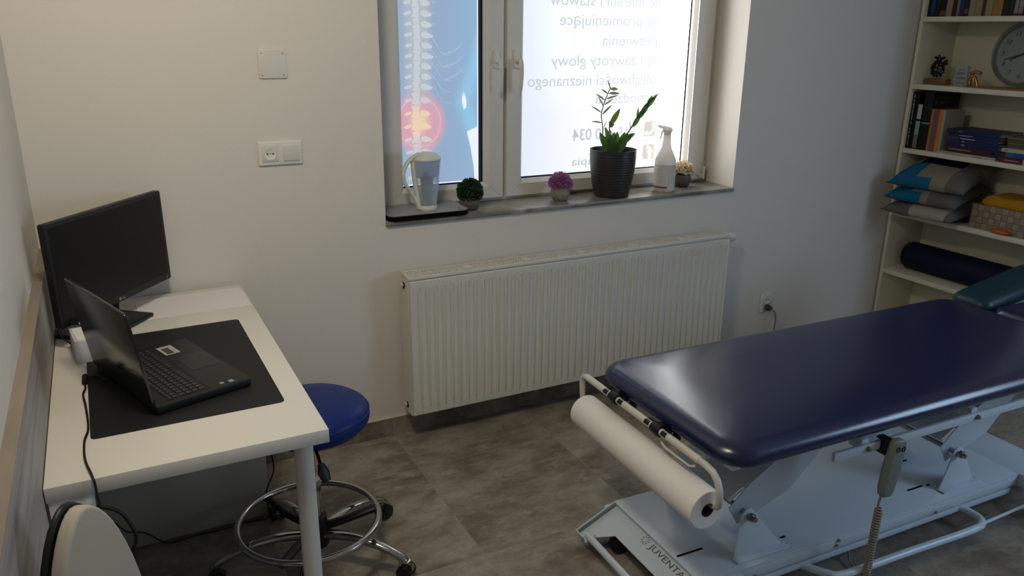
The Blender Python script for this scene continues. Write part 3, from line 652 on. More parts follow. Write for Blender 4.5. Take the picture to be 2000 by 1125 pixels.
# ------------------------------------------------------------------ chair (bottom left, only its back is in view)
ca = math.radians(58); CHX, CHY = 0.1165, -1.62
ch = thing('chair', 'chair with a rounded beige backrest in a black shell beside the desk', 'chair', (CHX, CHY, 0), ca)
m_beige = mat('beige_upholstery', '#b3ab9c', 0.55, spec=0.3, bump=0.1, bscale=300)
def backshape(hw, z0, z1, n=26):
    hz = (z1-z0)*0.80; zc_ = z1-hz; pts = [(-hw*0.86, z0)]
    for i in range(n+1):
        a = PI-PI*i/n; pts.append((hw*math.copysign(abs(math.cos(a))**1.12, math.cos(a)), zc_+hz*math.sin(a)**1.0))
    return pts+[(hw*0.86, z0)]
Mrec = Matrix.Translation((0, 0.0, 0.50))@Matrix.Rotation(math.radians(-2), 4, 'X')@Matrix.Translation((0, 0, -0.50))
b = MB(); b.prism(backshape(0.122, 0.46, 0.908), -0.018, 0.008, 'y'); b.build('backrest', m_beige, ch, 0.007, 3, M=Mrec)
b = MB(); b.prism(backshape(0.129, 0.45, 0.913), 0.010, 0.022, 'y'); b.build('back_shell', m_black, ch, 0.006, 3, M=Mrec)
b = MB(); b.prism(rrect(0.40, 0.40, 0.09, cx=0, cy=-0.24), 0.41, 0.455); b.build('seat', m_beige, ch, 0.015, 3)
b = MB(); b.box(-0.03, -0.05, 0.395, 0.03, 0.020, 0.47); b.build('back_strut', m_black, ch, 0.004)
for lx, ly in ((-0.17, -0.40), (0.17, -0.40), (-0.13, -0.08), (0.13, -0.08)):
    b = MB(); b.cyl((lx, ly, 0.41), (lx*1.05, ly-(0.02 if ly < -0.1 else 0), 0.0), 0.012, seg=14); b.build('leg', m_black, ch)
# ------------------------------------------------------------------ treatment table
TB = (1.555, -1.200, 0.0); TR = math.radians(-1.6)
tb = thing('treatment_table', 'white framed treatment table with long navy vinyl cushion', 'treatment table', TB, TR)
# cushion: loft of rounded outline
def cushion(u0, u1, v0, v1, z0, z1, r, e, m, name, parent, crown=0.004, M=None, n=10):
    b = MB(); W, Hh = u1-u0, v1-v0; cu, cv = (u0+u1)/2, (v0+v1)/2; rings = []
    hh = z1-z0
    steps = [(e*0.55, z0)]+[(e*(1-math.sin(a)), z0+hh*0.5-hh*0.5*math.cos(a)) for a in [PI/2*k/6 for k in range(1, 7)]]
    steps = []
    for k in range(0, 13):
        a = -PI/2+PI*k/12; steps.append(((e if a > 0 else e*0.45)*(1-math.cos(a)), z0+hh*0.40+hh*(0.60 if a > 0 else 0.40)*math.sin(a)))
    for ins, z in steps: rings.append([(x, y, z) for x, y in rrect(W-2*ins, Hh-2*ins, max(r-ins*0.6, 0.01), n, cu, cv)])
    for k, f in enumerate((0.05, 0.12)):
        rings.append([(x, y, z1+crown*(k+1)/2) for x, y in rrect(W-2*(e+f*min(1, Hh/0.6)), Hh-2*(e+f*min(1, Hh/0.6)), max((r-e)*min(1, Hh/0.6), 0.004), n, cu, cv)])
    N = len(rings[0]); vs = [p for rg in rings for p in rg]; fs = []
    for i in range(len(rings)-1):
        for k in range(N): fs.append((i*N+k, i*N+(k+1) % N, (i+1)*N+(k+1) % N, (i+1)*N+k))
    fs.append(tuple(range(N-1, -1, -1))); fs.append(tuple((len(rings)-1)*N+k for k in range(N)))
    b.add(vs, fs); return b.build(name, m, parent, smooth=60, M=M)
cush = cushion(0.0, 1.700, -0.338, 0.338, 0.530, 0.594, 0.090, 0.052, m_tbl, 'cushion', tb, crown=0.009)
cushion(1.712, 2.28, -0.155, 0.155, 0.533, 0.594, 0.05, 0.030, m_tbl, 'head_cushion', tb)
for s_, nm in ((1, 'arm_pad'), (-1, 'arm_pad')):
    M_ = Matrix.Translation((1.715, 0, 0.565))@Matrix.Rotation(math.radians(-10 if s_ > 0 else 0), 4, 'Y')@Matrix.Translation((-1.715, 0, -0.565))
    v0, v1 = (0.170, 0.340) if s_ > 0 else (-0.340, -0.170)
    cushion(1.716, 2.20, v0, v1, 0.533, 0.598, 0.05, 0.030, m_teal, nm, tb, M=M_)
b = MB(); b.box(1.70, -0.30, 0.50, 2.15, -0.20, 0.522); b.box(1.70, 0.20, 0.50, 2.15, 0.30, 0.522); b.box(1.68, -0.12, 0.50, 2.2, -0.09, 0.530); b.box(1.68, 0.09, 0.50, 2.2, 0.12, 0.530); b.build('head_frame', m_tblm, tb, 0.002)
# top frame
b = MB()
for v in (-0.185, 0.150): b.box(0.04, v, 0.490, 1.68, v+0.03, 0.5295)
for u in (0.05, 0.60, 1.08, 1.62): b.box(u, -0.285, 0.505, u+0.030, 0.285, 0.5290)
b.build('top_frame', m_tblm, tb, 0.003)
# accessory rail
b = MB(); b.box(0.40, -0.312, 0.462, 1.66, -0.300, 0.489); b.build('side_rail', m_tblm, tb, 0.002)
for u in (0.53, 1.01, 1.50):
    b = MB(); b.cyl((u, -0.322, 0.4755), (u, -0.270, 0.4755), 0.0055, seg=14); b.cyl((u, -0.318, 0.4755), (u, -0.311, 0.4755), 0.009, seg=6); b.build('rail_bolt', m_steel, tb)
    b = MB(); b.box(u-0.014, -0.300, 0.466, u+0.014, -0.255, 0.500); b.build('rail_spacer', m_tblm, tb, 0.002)
# lifting arms: pressed steel channels, lower pivot -> upper pivot
def arm(u0, z0, u1, z1):
    d = Vector((u1-u0, 0, z1-z0)); Ld = d.length; d.normalize(); n = Vector((-d.z, 0, d.x))   # n: up-left
    M_ = Matrix(((d.x, 0, n.x, u0), (0, 1, 0, 0), (d.z, 0, n.z, z0), (0, 0, 0, 1)))
    b = MB(); side = [(-0.035, -0.030), (-0.035, 0.045), (0.06, 0.062), (Ld+0.02, 0.062), (Ld+0.02, -0.02), (0.30*Ld+0.05, -0.075), (0.10, -0.060)]
    for v in (-0.160, 0.115): b.prism(side, v, v+0.004, 'y')
    b.prism([(-0.02, 0.058), (Ld+0.02, 0.058), (Ld+0.02, 0.062), (-0.02, 0.062)], -0.156, 0.115, 'y')
    o = b.build('lift_arm', m_tblm, tb, 0.001, M=M_)
    b = MB(); b.cyl((u0, -0.205, z0), (u0, 0.16, z0), 0.009, seg=16); o2 = b.build('pivot_axle', m_steel, tb)
    b = MB(); b.cyl((u0, -0.196, z0), (u0, -0.206, z0), 0.014, seg=6); b.cyl((u0, -0.205, z0), (u0, -0.218, z0), 0.008, seg=16); b.build('axle_nut', m_steel, o2)
    b = MB(); q = Vector((u0-0.035, 0, z0+0.075)); b.tube([(q.x-0.03, -0.163, q.z-0.02), (q.x+0.012, -0.168, q.z+0.012), (q.x+0.022, -0.168, q.z+0.010)], 0.0035, 8); b.build('lock_pin', m_plast, tb)
arm(0.225, 0.262, 0.56, 0.470); arm(1.150, 0.250, 1.485, 0.458)
# base brackets
for u0, u1, ua in ((0.185, 0.372, 0.222), (1.085, 1.262, 1.150)):
    for v in (-0.190, 0.150):
        b = MB(); za = 0.262 if u0 < 1 else 0.250
        pts = [(u0, 0.122), (u1, 0.122), (ua+0.045, za-0.02)]+[(ua+0.024*math.cos(a), za+0.024*math.sin(a)) for a in [math.radians(k) for k in (20, 50, 80, 110, 140, 170)]]+[(ua-0.028, za-0.02)]
        b.prism(pts, v, v+0.005, 'y'); b.build('pivot_bracket', m_tblm, tb, 0.001)
    b = MB(); b.box(u0-0.005, -0.215, 0.122, u1+0.01, -0.185, 0.126); b.build('bracket_foot', m_tblm, tb, 0.001)
# base: top plate, folded sides
b = MB(); b.box(0.03, -0.235, 0.112, 1.45, 0.225, 0.120)
b.box(0.10, -0.235, 0.074, 1.45, -0.229, 0.112); b.box(0.10, 0.219, 0.074, 1.45, 0.225, 0.112); b.build('base_plate', m_tblm, tb, 0.001)
for u0, u1, v in ((0.04, 0.135, -0.105), (0.985, 1.06, -0.145), (1.075, 1.09, -0.15), (1.08, 1.16, 0.0), (0.39, 0.41, -0.165)): boxo('slot', u0, v-0.004, 0.1198, u1, v+0.004, 0.1205, m_dark, tb)
b = MB(); b.box(0.05, -0.236, 0.048, 1.42, -0.226, 0.0675); b.box(0.05, 0.215, 0.048, 1.42, 0.225, 0.0675); b.build('lower_frame', m_tblm, tb, 0.001)
for u in (0.60, 0.59): pass
b = MB()
for u, z in ((0.565, 0.105), (0.560, 0.088), (1.02, 0.080), (0.23, 0.082)): b.cyl((u, -0.229, z), (u, -0.241, z), 0.006, 0.005, 12)
b.build('side_bolt', m_steel, tb)
# right cross box
b = MB(); b.box(1.452, -0.300, 0.100, 1.640, 0.290, 0.119); b.box(1.452, -0.300, 0.070, 1.458, 0.29, 0.1); b.box(1.634, -0.3, 0.07, 1.64, 0.29, 0.1); b.build('head_crossbar', m_tblm, tb, 0.002)
# left cowl: sloping panel with the maker's name, arch cut-out, side cheeks
vL, vR = 0.222, -0.300
du, dz = -0.150, -0.070; sl_ = math.hypot(du, dz); ex_ = Vector((0, -1, 0)); ey_ = Vector((-du, 0, -dz)).normalized()  # ey: up the slope
Mc = frame3((0.032, vL, 0.1195), ex_, ey_)     # local x: from far to near, y: up slope (0 top, -sl_ bottom)
Wc = vL-vR
b = MB()
arch = [(0, 0), (Wc, 0), (Wc, -sl_), (Wc-0.085, -sl_), (Wc-0.12, -0.080), (0.105, -0.080), (0.055, -sl_+0.03), (0.055, -sl_), (0, -sl_)]
b.prism(arch, -0.020, -0.016); b.box(0, -0.004, -0.020, Wc, 0.0, 0.004); b.box(0, -sl_, -0.020, 0.004, 0, 0.004); b.box(0, -sl_, -0.020, 0.045, -sl_+0.004, 0.004); cw = b.build('base_cowl', m_tblm, tb, 0.0012, M=Mc)
b = MB(); 
for v in (vL, vR+0.004): b.prism([(0.032, 0.1195), (0.032+du, 0.1195+dz), (0.032+du+0.012, 0.028), (0.085, 0.050), (0.085, 0.1195)], v-0.004, v, 'y')
b.box(0.032, vR, 0.1150, 0.165, -0.236, 0.1195)
b.build('cowl_cheek', m_tblm, tb, 0.0012)
m_ink = mat('lettering_grey', '#4b4a48', 0.5)
text('JUVENTAS', Mc@Matrix.Translation((0.222, -0.031, -0.0158)), 'maker_name', m_ink, cw, width=0.185, size=0.029, depth=0.0002)
b = MB()
for k in range(9):
    a = math.radians(40*k+90); c0, s0 = math.cos(a), math.sin(a); q = Vector((0.194, -0.020, -0.0157))
    p0 = q+Vector((c0, s0, 0))*0.006; p1 = q+Vector((c0, s0, 0))*0.0185; n_ = Vector((-s0, c0, 0))*0.0016
    b.add([p0, (p0+p1)/2+n_, p1, (p0+p1)/2-n_], [(0, 1, 2, 3)])
b.build('maker_emblem', m_ink, cw, M=Mc, smooth=0)
# castors under the table
for u, v in ((-0.010, 0.130), (0.045, -0.17), (1.435, -0.335), (1.50, 0.24)):
    big = u > 1
    b = MB(); b.cyl((u, v, 0.055), (u, v, 0.078), 0.012, seg=12); b.prism([(u-0.030, 0.020), (u+0.030, 0.020), (u+0.012, 0.060 if not big else 0.085), (u-0.012, 0.060 if not big else 0.085)], v-0.022, v+0.022, 'y'); cs = b.build('castor_fork', m_black, tb, 0.004)
    b = MB()
    for s_ in (-1, 1): b.cyl((u+0.004, v+s_*0.015-0.008, 0.0275), (u+0.004, v+s_*0.015+0.008, 0.0275), 0.027, seg=24)
    b.build('castor_wheel', m_black, cs, 0.003)
    if big: b = MB(); b.tube([(u+0.0, v-0.02, 0.075), (u-0.03, v-0.03, 0.095), (u-0.085, v-0.02, 0.110)], 0.008, 8); b.build('brake_lever', m_black, cs)
# ring eyelet at the far left corner
b = MB(); b.lathe([(0.013, -0.004), (0.021, -0.004), (0.021, 0.004), (0.013, 0.004), (0.013, -0.004)], cx=0.045, cy=0.268, seg=24, close=True, M=Matrix.Translation((0, 0, 0.060))); b.cyl((0.05, 0.25, 0.06), (0.055, 0.222, 0.07), 0.006, seg=8); b.build('eyelet', m_tblm, tb)
# pedal tubes
def bend(pts, r): return pts
b = MB(); b.tube(smoothpath([(0.40, -0.212, 0.062), (0.43, -0.235, 0.052), (0.47, -0.290, 0.050), (0.52, -0.315, 0.050), (0.80, -0.322, 0.050), (1.08, -0.330, 0.050), (1.15, -0.318, 0.050), (1.170, -0.285, 0.052), (1.155, -0.235, 0.058), (1.12, -0.212, 0.062)], 6), 0.0125, 14)
b.build('foot_bar', m_tblm, tb, smooth=60)
b = MB(); b.tube([(1.150, -0.318, 0.046), (1.60, -0.300, 0.046)], 0.0055, 12); b.build('link_rod', m_tblm, tb, smooth=60)
b = MB(); b.tube([(-0.105, 0.170, 0.062), (-0.108, -0.30, 0.062)], 0.0115, 14); b.cyl((-0.105, 0.150, 0.060), (-0.09, 0.150, 0.072), 0.006); b.build('foot_bar', m_tblm, tb, smooth=60)
# paper roll holder
b = MB()
bar = [(-0.008, 0.30, 0.4245), (-0.012, 0.352, 0.426)]+[(-0.016, 0.352+0.030*math.sin(math.radians(a)), 0.456-0.030*math.cos(math.radians(a))) for a in (20, 50, 90)]+[(-0.018, 0.382, 0.50)]+[(-0.018, 0.357+0.025*math.cos(math.radians(a)), 0.503+0.025*math.sin(math.radians(a))) for a in (20, 55, 90)]
bar += [(-0.018, 0.10, 0.528), (-0.018, -0.255, 0.528)]+[(-0.018, -0.265-0.055*math.sin(math.radians(a)), 0.473+0.055*math.cos(math.radians(a))) for a in (25, 50, 75, 90)]+[(-0.016, -0.320, 0.455)]+[(-0.013, -0.295-0.025*math.cos(math.radians(a)), 0.450-0.025*math.sin(math.radians(a))) for a in (30, 60, 90)]+[(-0.010, -0.255, 0.4245)]
b.tube(bar, 0.0098, 14); b.build('roll_holder', m_plast, tb, smooth=60)
b = MB(); b.cyl((-0.018, 0.355, 0.528), (-0.018, -0.235, 0.528), 0.0112, seg=18); b.build('holder_sleeve', m_plast, tb, smooth=60)
b = MB(); b.tube([(-0.028, -0.075, 0.506), (-0.030, -0.10, 0.500), (-0.030, -0.205, 0.500), (-0.024, -0.225, 0.508)], 0.0035, 8); b.build('tear_wire', m_plast, tb)
for v in (0.185, -0.040):
    b = MB(); b.tube([(-0.018, v-0.020, 0.528), (-0.018, v+0.020, 0.528)], 0.0175, 16); b.prism([(-0.030, 0.512), (0.050, 0.512), (0.060, 0.526), (0.048, 0.541), (-0.020, 0.545)], v-0.012, v+0.012, 'y')
    cl = b.build('clamp', m_black, tb, 0.003)
    b = MB(); b.cyl((0.036, v, 0.540), (0.036, v, 0.5445), 0.006, seg=12); b.build('clamp_screw', m_steel, cl)
    b = MB(); b.cyl((0.030, v-0.018, 0.505), (0.030, v-0.038, 0.505), 0.009, seg=12); b.build('clamp_knob', m_black, cl)
    for s_ in (-1, 1): b = MB(); b.prism([(-0.026, 0.5385), (-0.008, 0.5395), (-0.004, 0.533), (-0.004, 0.528), (-0.0305, 0.528), (-0.0305, 0.533)], v+s_*0.041-0.011, v+s_*0.041+0.011, 'y'); b.build('clip_tab', m_black, cl)
b = MB(); b.box(0.035, -0.06, 0.500, 0.10, -0.02, 0.508); b.box(0.035, 0.165, 0.500, 0.10, 0.205, 0.508); b.build('holder_bracket', m_tblm, tb, 0.001)
Mtb = Matrix.Translation(TB)@Matrix.Rotation(TR, 4, 'Z')
def onT(u, v, z): return tuple(Mtb @ Vector((u, v, z)))
# paper roll
rl = thing('paper_roll', 'thick roll of white couch paper hanging on the holder at the table end', 'paper roll', TB, TR)
b = MB(); RRr = 0.056; Mr = frame3((-0.036, 0.0, 0.421), (1, 0, 0), (0, 0, 1))   # local z = -v direction
b.lathe([(0.020, -0.330), (0.054, -0.330), (RRr, -0.327), (RRr, 0.300), (0.054, 0.302), (0.020, 0.302), (0.020, -0.330)], M=Mr, seg=56, close=True); b.build('paper', m_tissue, rl, smooth=40)
b = MB(); b.lathe([(0.0195, -0.3205), (0.0195, 0.3025), (0.0175, 0.3025), (0.0175, -0.3205), (0.0195, -0.3205)], M=Mr, seg=32, close=True); b.build('core', m_card, rl)
# hand control
hc = thing('hand_control', 'grey hand control with two round buttons hooked on the table rail', 'hand control', TB, TR)
m_hc = mat('control_grey', '#737a72', 0.45)
Mh = frame3((0.604, -0.330, 0.412), (1, 0, -0.12), (0.12, 0, 1))@Matrix.Scale(1.08, 4)
b = MB(); pts = []
prof = [(-0.95, 0.018), (-0.7, 0.024), (0, 0.0265), (0.7, 0.0245), (0.93, 0.0215), (1.0, 0.012)]
pts = [(w_, t_*0.085) for t_, w_ in [(-1.0, 0.010)]+prof]+[(-w_, t_*0.085) for t_, w_ in reversed([(-1.0, 0.010)]+prof)]
b.prism(pts, 0.0, 0.024); b.build('casing', m_hc, hc, 0.005, 3, M=Mh)
for x in (-0.009, 0.012):
    b = MB(); b.lathe([(0.0042, 0.0238), (0.0075, 0.0238), (0.0075, 0.0256), (0.0042, 0.0256), (0.0042, 0.0238)], cx=x, cy=0.060, seg=24, close=True); b.build('button', m_black, hc, M=Mh)
b = MB(); b.box(0.578, -0.3325, 0.455, 0.606, -0.3125, 0.500); b.box(0.578, -0.3325, 0.494, 0.606, -0.2960, 0.501); b.box(0.578, -0.3325, 0.452, 0.592, -0.3000, 0.459); b.build('hook', m_black, hc, 0.002)
b = MB(); b.cyl((0.590, -0.338, 0.337), (0.587, -0.338, 0.318), 0.008, 0.005, 12)
b.tube(smoothpath([(0.588, -0.338, 0.322), (0.585, -0.336, 0.295), (0.585, -0.336, 0.272)], 4), 0.0035, 8)
P = []
for i in range(0, 27*14):
    t_ = i/(27*14); z = 0.272-t_*0.245; cx = 0.590-0.006*t_; a = 2*PI*i/14; P.append((cx+0.0098*math.cos(a), -0.337+0.0098*math.sin(a), z))
b.tube(P, 0.0031, 7); b.tube(smoothpath([P[-1], (0.60, -0.31, 0.02), (0.62, -0.25, 0.012), (0.66, -0.20, 0.03)], 4), 0.003, 8)
b.build('coiled_cord', mat('cord_beige', '#8b8473', 0.6), hc)

# ------------------------------------------------------------------ items on the window sill
SZ = 0.9093
tr = thing('tray', 'flat grey serving tray with dark underside on the left end of the sill', 'tray', (1.335, 0.085, SZ))
b = MB(); o1 = [(-0.170, -0.085), (-0.155, -0.103), (0.145, -0.103), (0.168, -0.080), (0.168, 0.08), (0.150, 0.10), (-0.155, 0.10), (-0.170, 0.085)]
o2 = [(x*0.92, y*0.90) for x, y in o1]; o3 = [(x*0.96, y*0.95) for x, y in o1]; n = len(o1)
vs = [(x*0.985, y*0.985, 0.0) for x, y in o1]+[(x, y, 0.0205) for x, y in o1]; b.add(vs, [tuple(range(n-1, -1, -1))]+[(i, (i+1) % n, n+(i+1) % n, n+i) for i in range(n)]); b.build('underside', m_dark, tr, smooth=0)
b = MB(); vs = [(x, y, 0.0206) for x, y in o1]+[(x, y, 0.0230) for x, y in o1]+[(x, y, 0.0165) for x, y in o2]
b.add(vs, [(i, (i+1) % n, n+(i+1) % n, n+i) for i in range(n)]+[(n+i, n+(i+1) % n, 2*n+(i+1) % n, 2*n+i) for i in range(n)]+[tuple(2*n+i for i in range(n))]); b.build('surface', mat('tray_grey', '#8f8a88', 0.4), tr, smooth=0)
# water filter pitcher
def clear(name, tint, fac=0.78, rough=0.05):
    m = bpy.data.materials.new(name); m.use_nodes = True; nt = m.node_tree
    for n_ in list(nt.nodes):
        if n_.type != 'OUTPUT_MATERIAL': nt.nodes.remove(n_)
    out = [n_ for n_ in nt.nodes if n_.type == 'OUTPUT_MATERIAL'][0]
    tr_ = nt.nodes.new('ShaderNodeBsdfTransparent'); tr_.inputs[0].default_value = tint
    pb = nt.nodes.new('ShaderNodeBsdfPrincipled'); pb.inputs['Base Color'].default_value = tint; pb.inputs['Roughness'].default_value = rough
    lw = nt.nodes.new('ShaderNodeLayerWeight'); lw.inputs[0].default_value = 0.35
    mp = nt.nodes.new('ShaderNodeMapRange'); nt.links.new(lw.outputs['Facing'], mp.inputs[0]); mp.inputs[3].default_value = 1-fac; mp.inputs[4].default_value = 0.75
    mx = nt.nodes.new('ShaderNodeMixShader'); nt.links.new(mp.outputs[0], mx.inputs[0]); nt.links.new(tr_.outputs[0], mx.inputs[1]); nt.links.new(pb.outputs[0], mx.inputs[2]); nt.links.new(mx.outputs[0], out.inputs[0])
    return m
m_clear = clear('clear_plastic', (0.90, 0.93, 0.95, 1), 0.9); m_res = clear('blue_clear_plastic', (0.72, 0.80, 0.92, 1), 0.78); m_cart = mat('cartridge_grey', '#8793a4', 0.5)
pt = thing('water_filter_jug', 'clear water filter jug with white lid and handle standing on the tray', 'jug', (1.360, 0.090, SZ+0.0168))
b = MB(); b.lathe([(0.0, 0.004), (0.036, 0.004), (0.040, 0.03), (0.051, 0.12), (0.058, 0.195), (0.056, 0.195), (0.049, 0.12), (0.038, 0.03), (0.034, 0.006), (0, 0.006)], seg=40, sx=1.0, sy=0.8); b.build('body', m_clear, pt, smooth=50)
b = MB(); b.lathe([(0.0, 0.127), (0.040, 0.127), (0.050, 0.140), (0.0555, 0.196), (0.054, 0.196), (0.0485, 0.141), (0.039, 0.1285), (0.0, 0.1285)], seg=40, sy=0.8); b.build('reservoir', m_res, pt, smooth=50)
b = MB(); b.lathe([(0, 0.045), (0.020, 0.045), (0.024, 0.075), (0.026, 0.125), (0.013, 0.130), (0.011, 0.148), (0, 0.150)], seg=28); b.build('cartridge', m_cart, pt, smooth=40)
b = MB(); b.lathe([(0.0, 0.0075), (0.036, 0.0075), (0.0435, 0.085), (0, 0.085)], seg=32, sy=0.8); b.build('water', clear('water_tint', (0.80, 0.86, 0.92, 1), 0.85), pt, smooth=40)
b = MB(); b.lathe([(0.0, 0.197), (0.059, 0.197), (0.0605, 0.200), (0.058, 0.206), (0.042, 0.220), (0.02, 0.228), (0, 0.230)], seg=40, sy=0.82); b.build('lid', m_plast, pt, smooth=50)
b = MB(); b.tube(smoothpath([(0.005, -0.005, 0.224), (-0.035, -0.008, 0.222), (-0.075, -0.010, 0.200), (-0.100, -0.012, 0.160), (-0.100, -0.012, 0.120), (-0.080, -0.012, 0.085), (-0.055, -0.008, 0.045), (-0.038, -0.006, 0.006)], 7), [0.006]*7+[0.010]*14+[0.010]*14+[0.0075]*7+[0.009]*7+[0.010], 12, flat=0.8); b.build('handle', m_plast, pt, smooth=60)
b = MB(); b.tube([(-0.060, -0.006, 0.205), (-0.055, -0.006, 0.13), (-0.045, -0.006, 0.06), (-0.036, -0.004, 0.004)], [0.010, 0.010, 0.009, 0.012], 12); b.build('spine_strip', m_plast, pt, smooth=60)
b = MB(); b.lathe([(0.0, 0.0), (0.040, 0.0), (0.041, 0.012), (0.0385, 0.016), (0.036, 0.008), (0, 0.008)], seg=36, sy=0.82); b.build('foot', m_plast, pt)

# three small bowls with artificial plants ------------------------------------------------
def bowl_mesh(m, parent, r=0.043, h=0.058):
    b = MB(); b.lathe([(0.0, 0.0), (0.026, 0.0), (0.033, 0.006), (r-0.001, 0.026), (r, 0.038), (r-0.004, h), (r-0.009, h), (r-0.006, 0.04), (0.03, 0.012), (0, 0.010)], seg=32)
    return b.build('bowl', m, parent, smooth=50)
def quadleaf(b, p, d, l, w_, fold=0.0):
    d = d.normalized(); s_ = d.cross(Vector((random.random()-.5, random.random()-.5, random.random()-.5))).normalized()*w_; n_ = d.cross(s_).normalized()*w_*0.5
    b.add([p, p+d*l*0.5+s_+n_, p+d*l, p+d*l*0.5-s_+n_, p+d*l*0.5-n_*0.2], [(0, 1, 4), (1, 2, 4), (2, 3, 4), (3, 0, 4)])
random.seed(11)
gb = thing('potted_plant', 'small artificial green bush ball in a grey bowl next to the tray', 'plant', (1.541, 0.075, SZ))
bowl_mesh(mat('bowl_taupe', '#5c564c', 0.6, var=0.15, vscale=40), gb)
b = MB(); c0 = Vector((0, 0, 0.078))
for i in range(1500):
    a = random.random()*2*PI; z = random.uniform(-0.55, 1); rr = math.sqrt(1-z*z); d = Vector((rr*math.cos(a), rr*math.sin(a), z)); R_ = 0.052
    k = random.uniform(0.75, 0.97); quadleaf(b, c0+d*R_*k-Vector((0, 0, 0.004)), d+Vector((random.gauss(0, .5), random.gauss(0, .5), random.gauss(0, .5))), 0.011, 0.0042)
b.lathe([(0, -0.028), (0.03, -0.02), (0.04, 0.0), (0.032, 0.025), (0, 0.036)], M=Matrix.Translation((0, 0, 0.075)), seg=20)
b.build('foliage', mat('leaf_dark_green', '#1f3a17', 0.5, var=0.5, vscale=90), gb, smooth=0)
pb_ = thing('potted_plant', 'small artificial purple flower ball in a grey bowl left of the big flowerpot', 'plant', (1.976, 0.080, SZ))
bowl_mesh(mat('bowl_grey', '#857d72', 0.6, var=0.15, vscale=40), pb_)
b = MB(); c0 = Vector((0, 0, 0.072))
for i in range(1100):
    a = random.random()*2*PI; z = random.uniform(-0.35, 1); rr = math.sqrt(1-z*z); d = Vector((rr*math.cos(a), rr*math.sin(a), z*0.85))
    d2 = (d+Vector((random.gauss(0, .12), random.gauss(0, .12), random.gauss(0, .12)))).normalized()
    p0 = c0+d*0.028; p1 = c0+d2*random.uniform(0.048, 0.057); b.tube([p0, p1], [0.0008, 0.0012], 4)
b.build('flowers', mat('flower_purple', '#a86c9f', 0.6, var=0.3, vscale=60), pb_, smooth=0)
bb = thing('potted_plant', 'small artificial cream flower ball in a dark bowl behind the spray bottle', 'plant', (2.680, 0.125, SZ))
bowl_mesh(mat('bowl_dark', '#4c443c', 0.5), bb)
b = MB(); c0 = Vector((0, 0, 0.074))
for i in range(330):
    a = random.random()*2*PI; z = random.uniform(-0.3, 1); rr = math.sqrt(1-z*z); d = Vector((rr*math.cos(a), rr*math.sin(a), z*0.9))
    p = c0+d*random.uniform(0.035, 0.045); q = p+(d+Vector((random.gauss(0, .35), random.gauss(0, .35), random.gauss(0, .35)))).normalized()*0.014
    b.tube([c0+d*0.02, p, q], [0.0016, 0.002, 0.0026], 5)
b.build('flowers', mat('flower_cream', '#d8c3a0', 0.7, var=0.2, vscale=60), bb, smooth=0)

# big flowerpot with plant ------------------------------------------------
fp = thing('potted_plant', 'large ribbed anthracite flowerpot with a leafy green plant', 'plant', (2.245, 0.082, SZ))
b = MB(); pr = [(0.0, 0.0), (0.076, 0.0), (0.080, 0.006)]
n = 60
for i in range(n+1):
    t_ = i/n; r = 0.081+0.023*math.sin(t_*PI*0.5); rid = 0.0007*math.sin(t_*2*PI*17+1.5*math.sin(t_*9))*(1 if 0.03 < t_ < 0.93 else 0); pr.append((r+rid, 0.008+t_*0.198))
pr += [(0.1045, 0.208), (0.100, 0.208), (0.098, 0.19), (0.097, 0.175), (0, 0.175)]
b.lathe(pr, seg=56); b.build('pot', mat('pot_anthracite', '#2a2725', 0.42), fp, smooth=60)
b = MB(); b.lathe([(0, 0.178), (0.05, 0.180), (0.0965, 0.177)], seg=24); b.build('soil', mat('soil', '#1e1812', 0.95, bump=1, bscale=120), fp)
def leafmat(name, c, f=0.55):
    m = mat(name, c, 0.4, spec=0.4, var=0.2, vscale=25); nt = m.node_tree; b_ = nt.nodes['Principled BSDF']; out = [n_ for n_ in nt.nodes if n_.type == 'OUTPUT_MATERIAL'][0]
    tl = nt.nodes.new('ShaderNodeBsdfTranslucent'); tl.inputs[0].default_value = col(c); mx = nt.nodes.new('ShaderNodeMixShader'); mx.inputs[0].default_value = f
    nt.links.new(b_.outputs[0], mx.inputs[1]); nt.links.new(tl.outputs[0], mx.inputs[2]); nt.links.new(mx.outputs[0], out.inputs[0]); return m
m_leaf = leafmat('leaf_green', '#4d6b2c'); m_stem = mat('stem_green', '#4a5a30', 0.5); m_leafd = leafmat('leaf_pale', '#6f7a62')
m_stemg = mat('stem_dry', '#5d5b4c', 0.6)
def leaf(b, p, d, l, w_, up=Vector((0, -1, 0)), droop=0.15):
    p = Vector(p); d = Vector(d).normalized(); s_ = d.cross(up)
    if s_.length < 0.1: s_ = d.cross(Vector((0, 0, 1)))
    s_.normalize(); n_ = s_.cross(d); N = 8; vs = []
    for i in range(N+1):
        t_ = i/N; w2 = w_*math.sin(PI*min(1, t_**0.8))**0.8*(1 if t_ < 0.98 else 0); c_ = p+d*l*t_-n_*0.0-Vector((0, 0, 1))*droop*l*t_*t_
        vs += [c_+s_*w2+n_*w2*0.25, c_, c_-s_*w2+n_*w2*0.25]
    fs = []
    for i in range(N): a = i*3; fs += [(a, a+1, a+4, a+3), (a+1, a+2, a+5, a+4)]
    b.add(vs, fs)
Y0 = -0.002
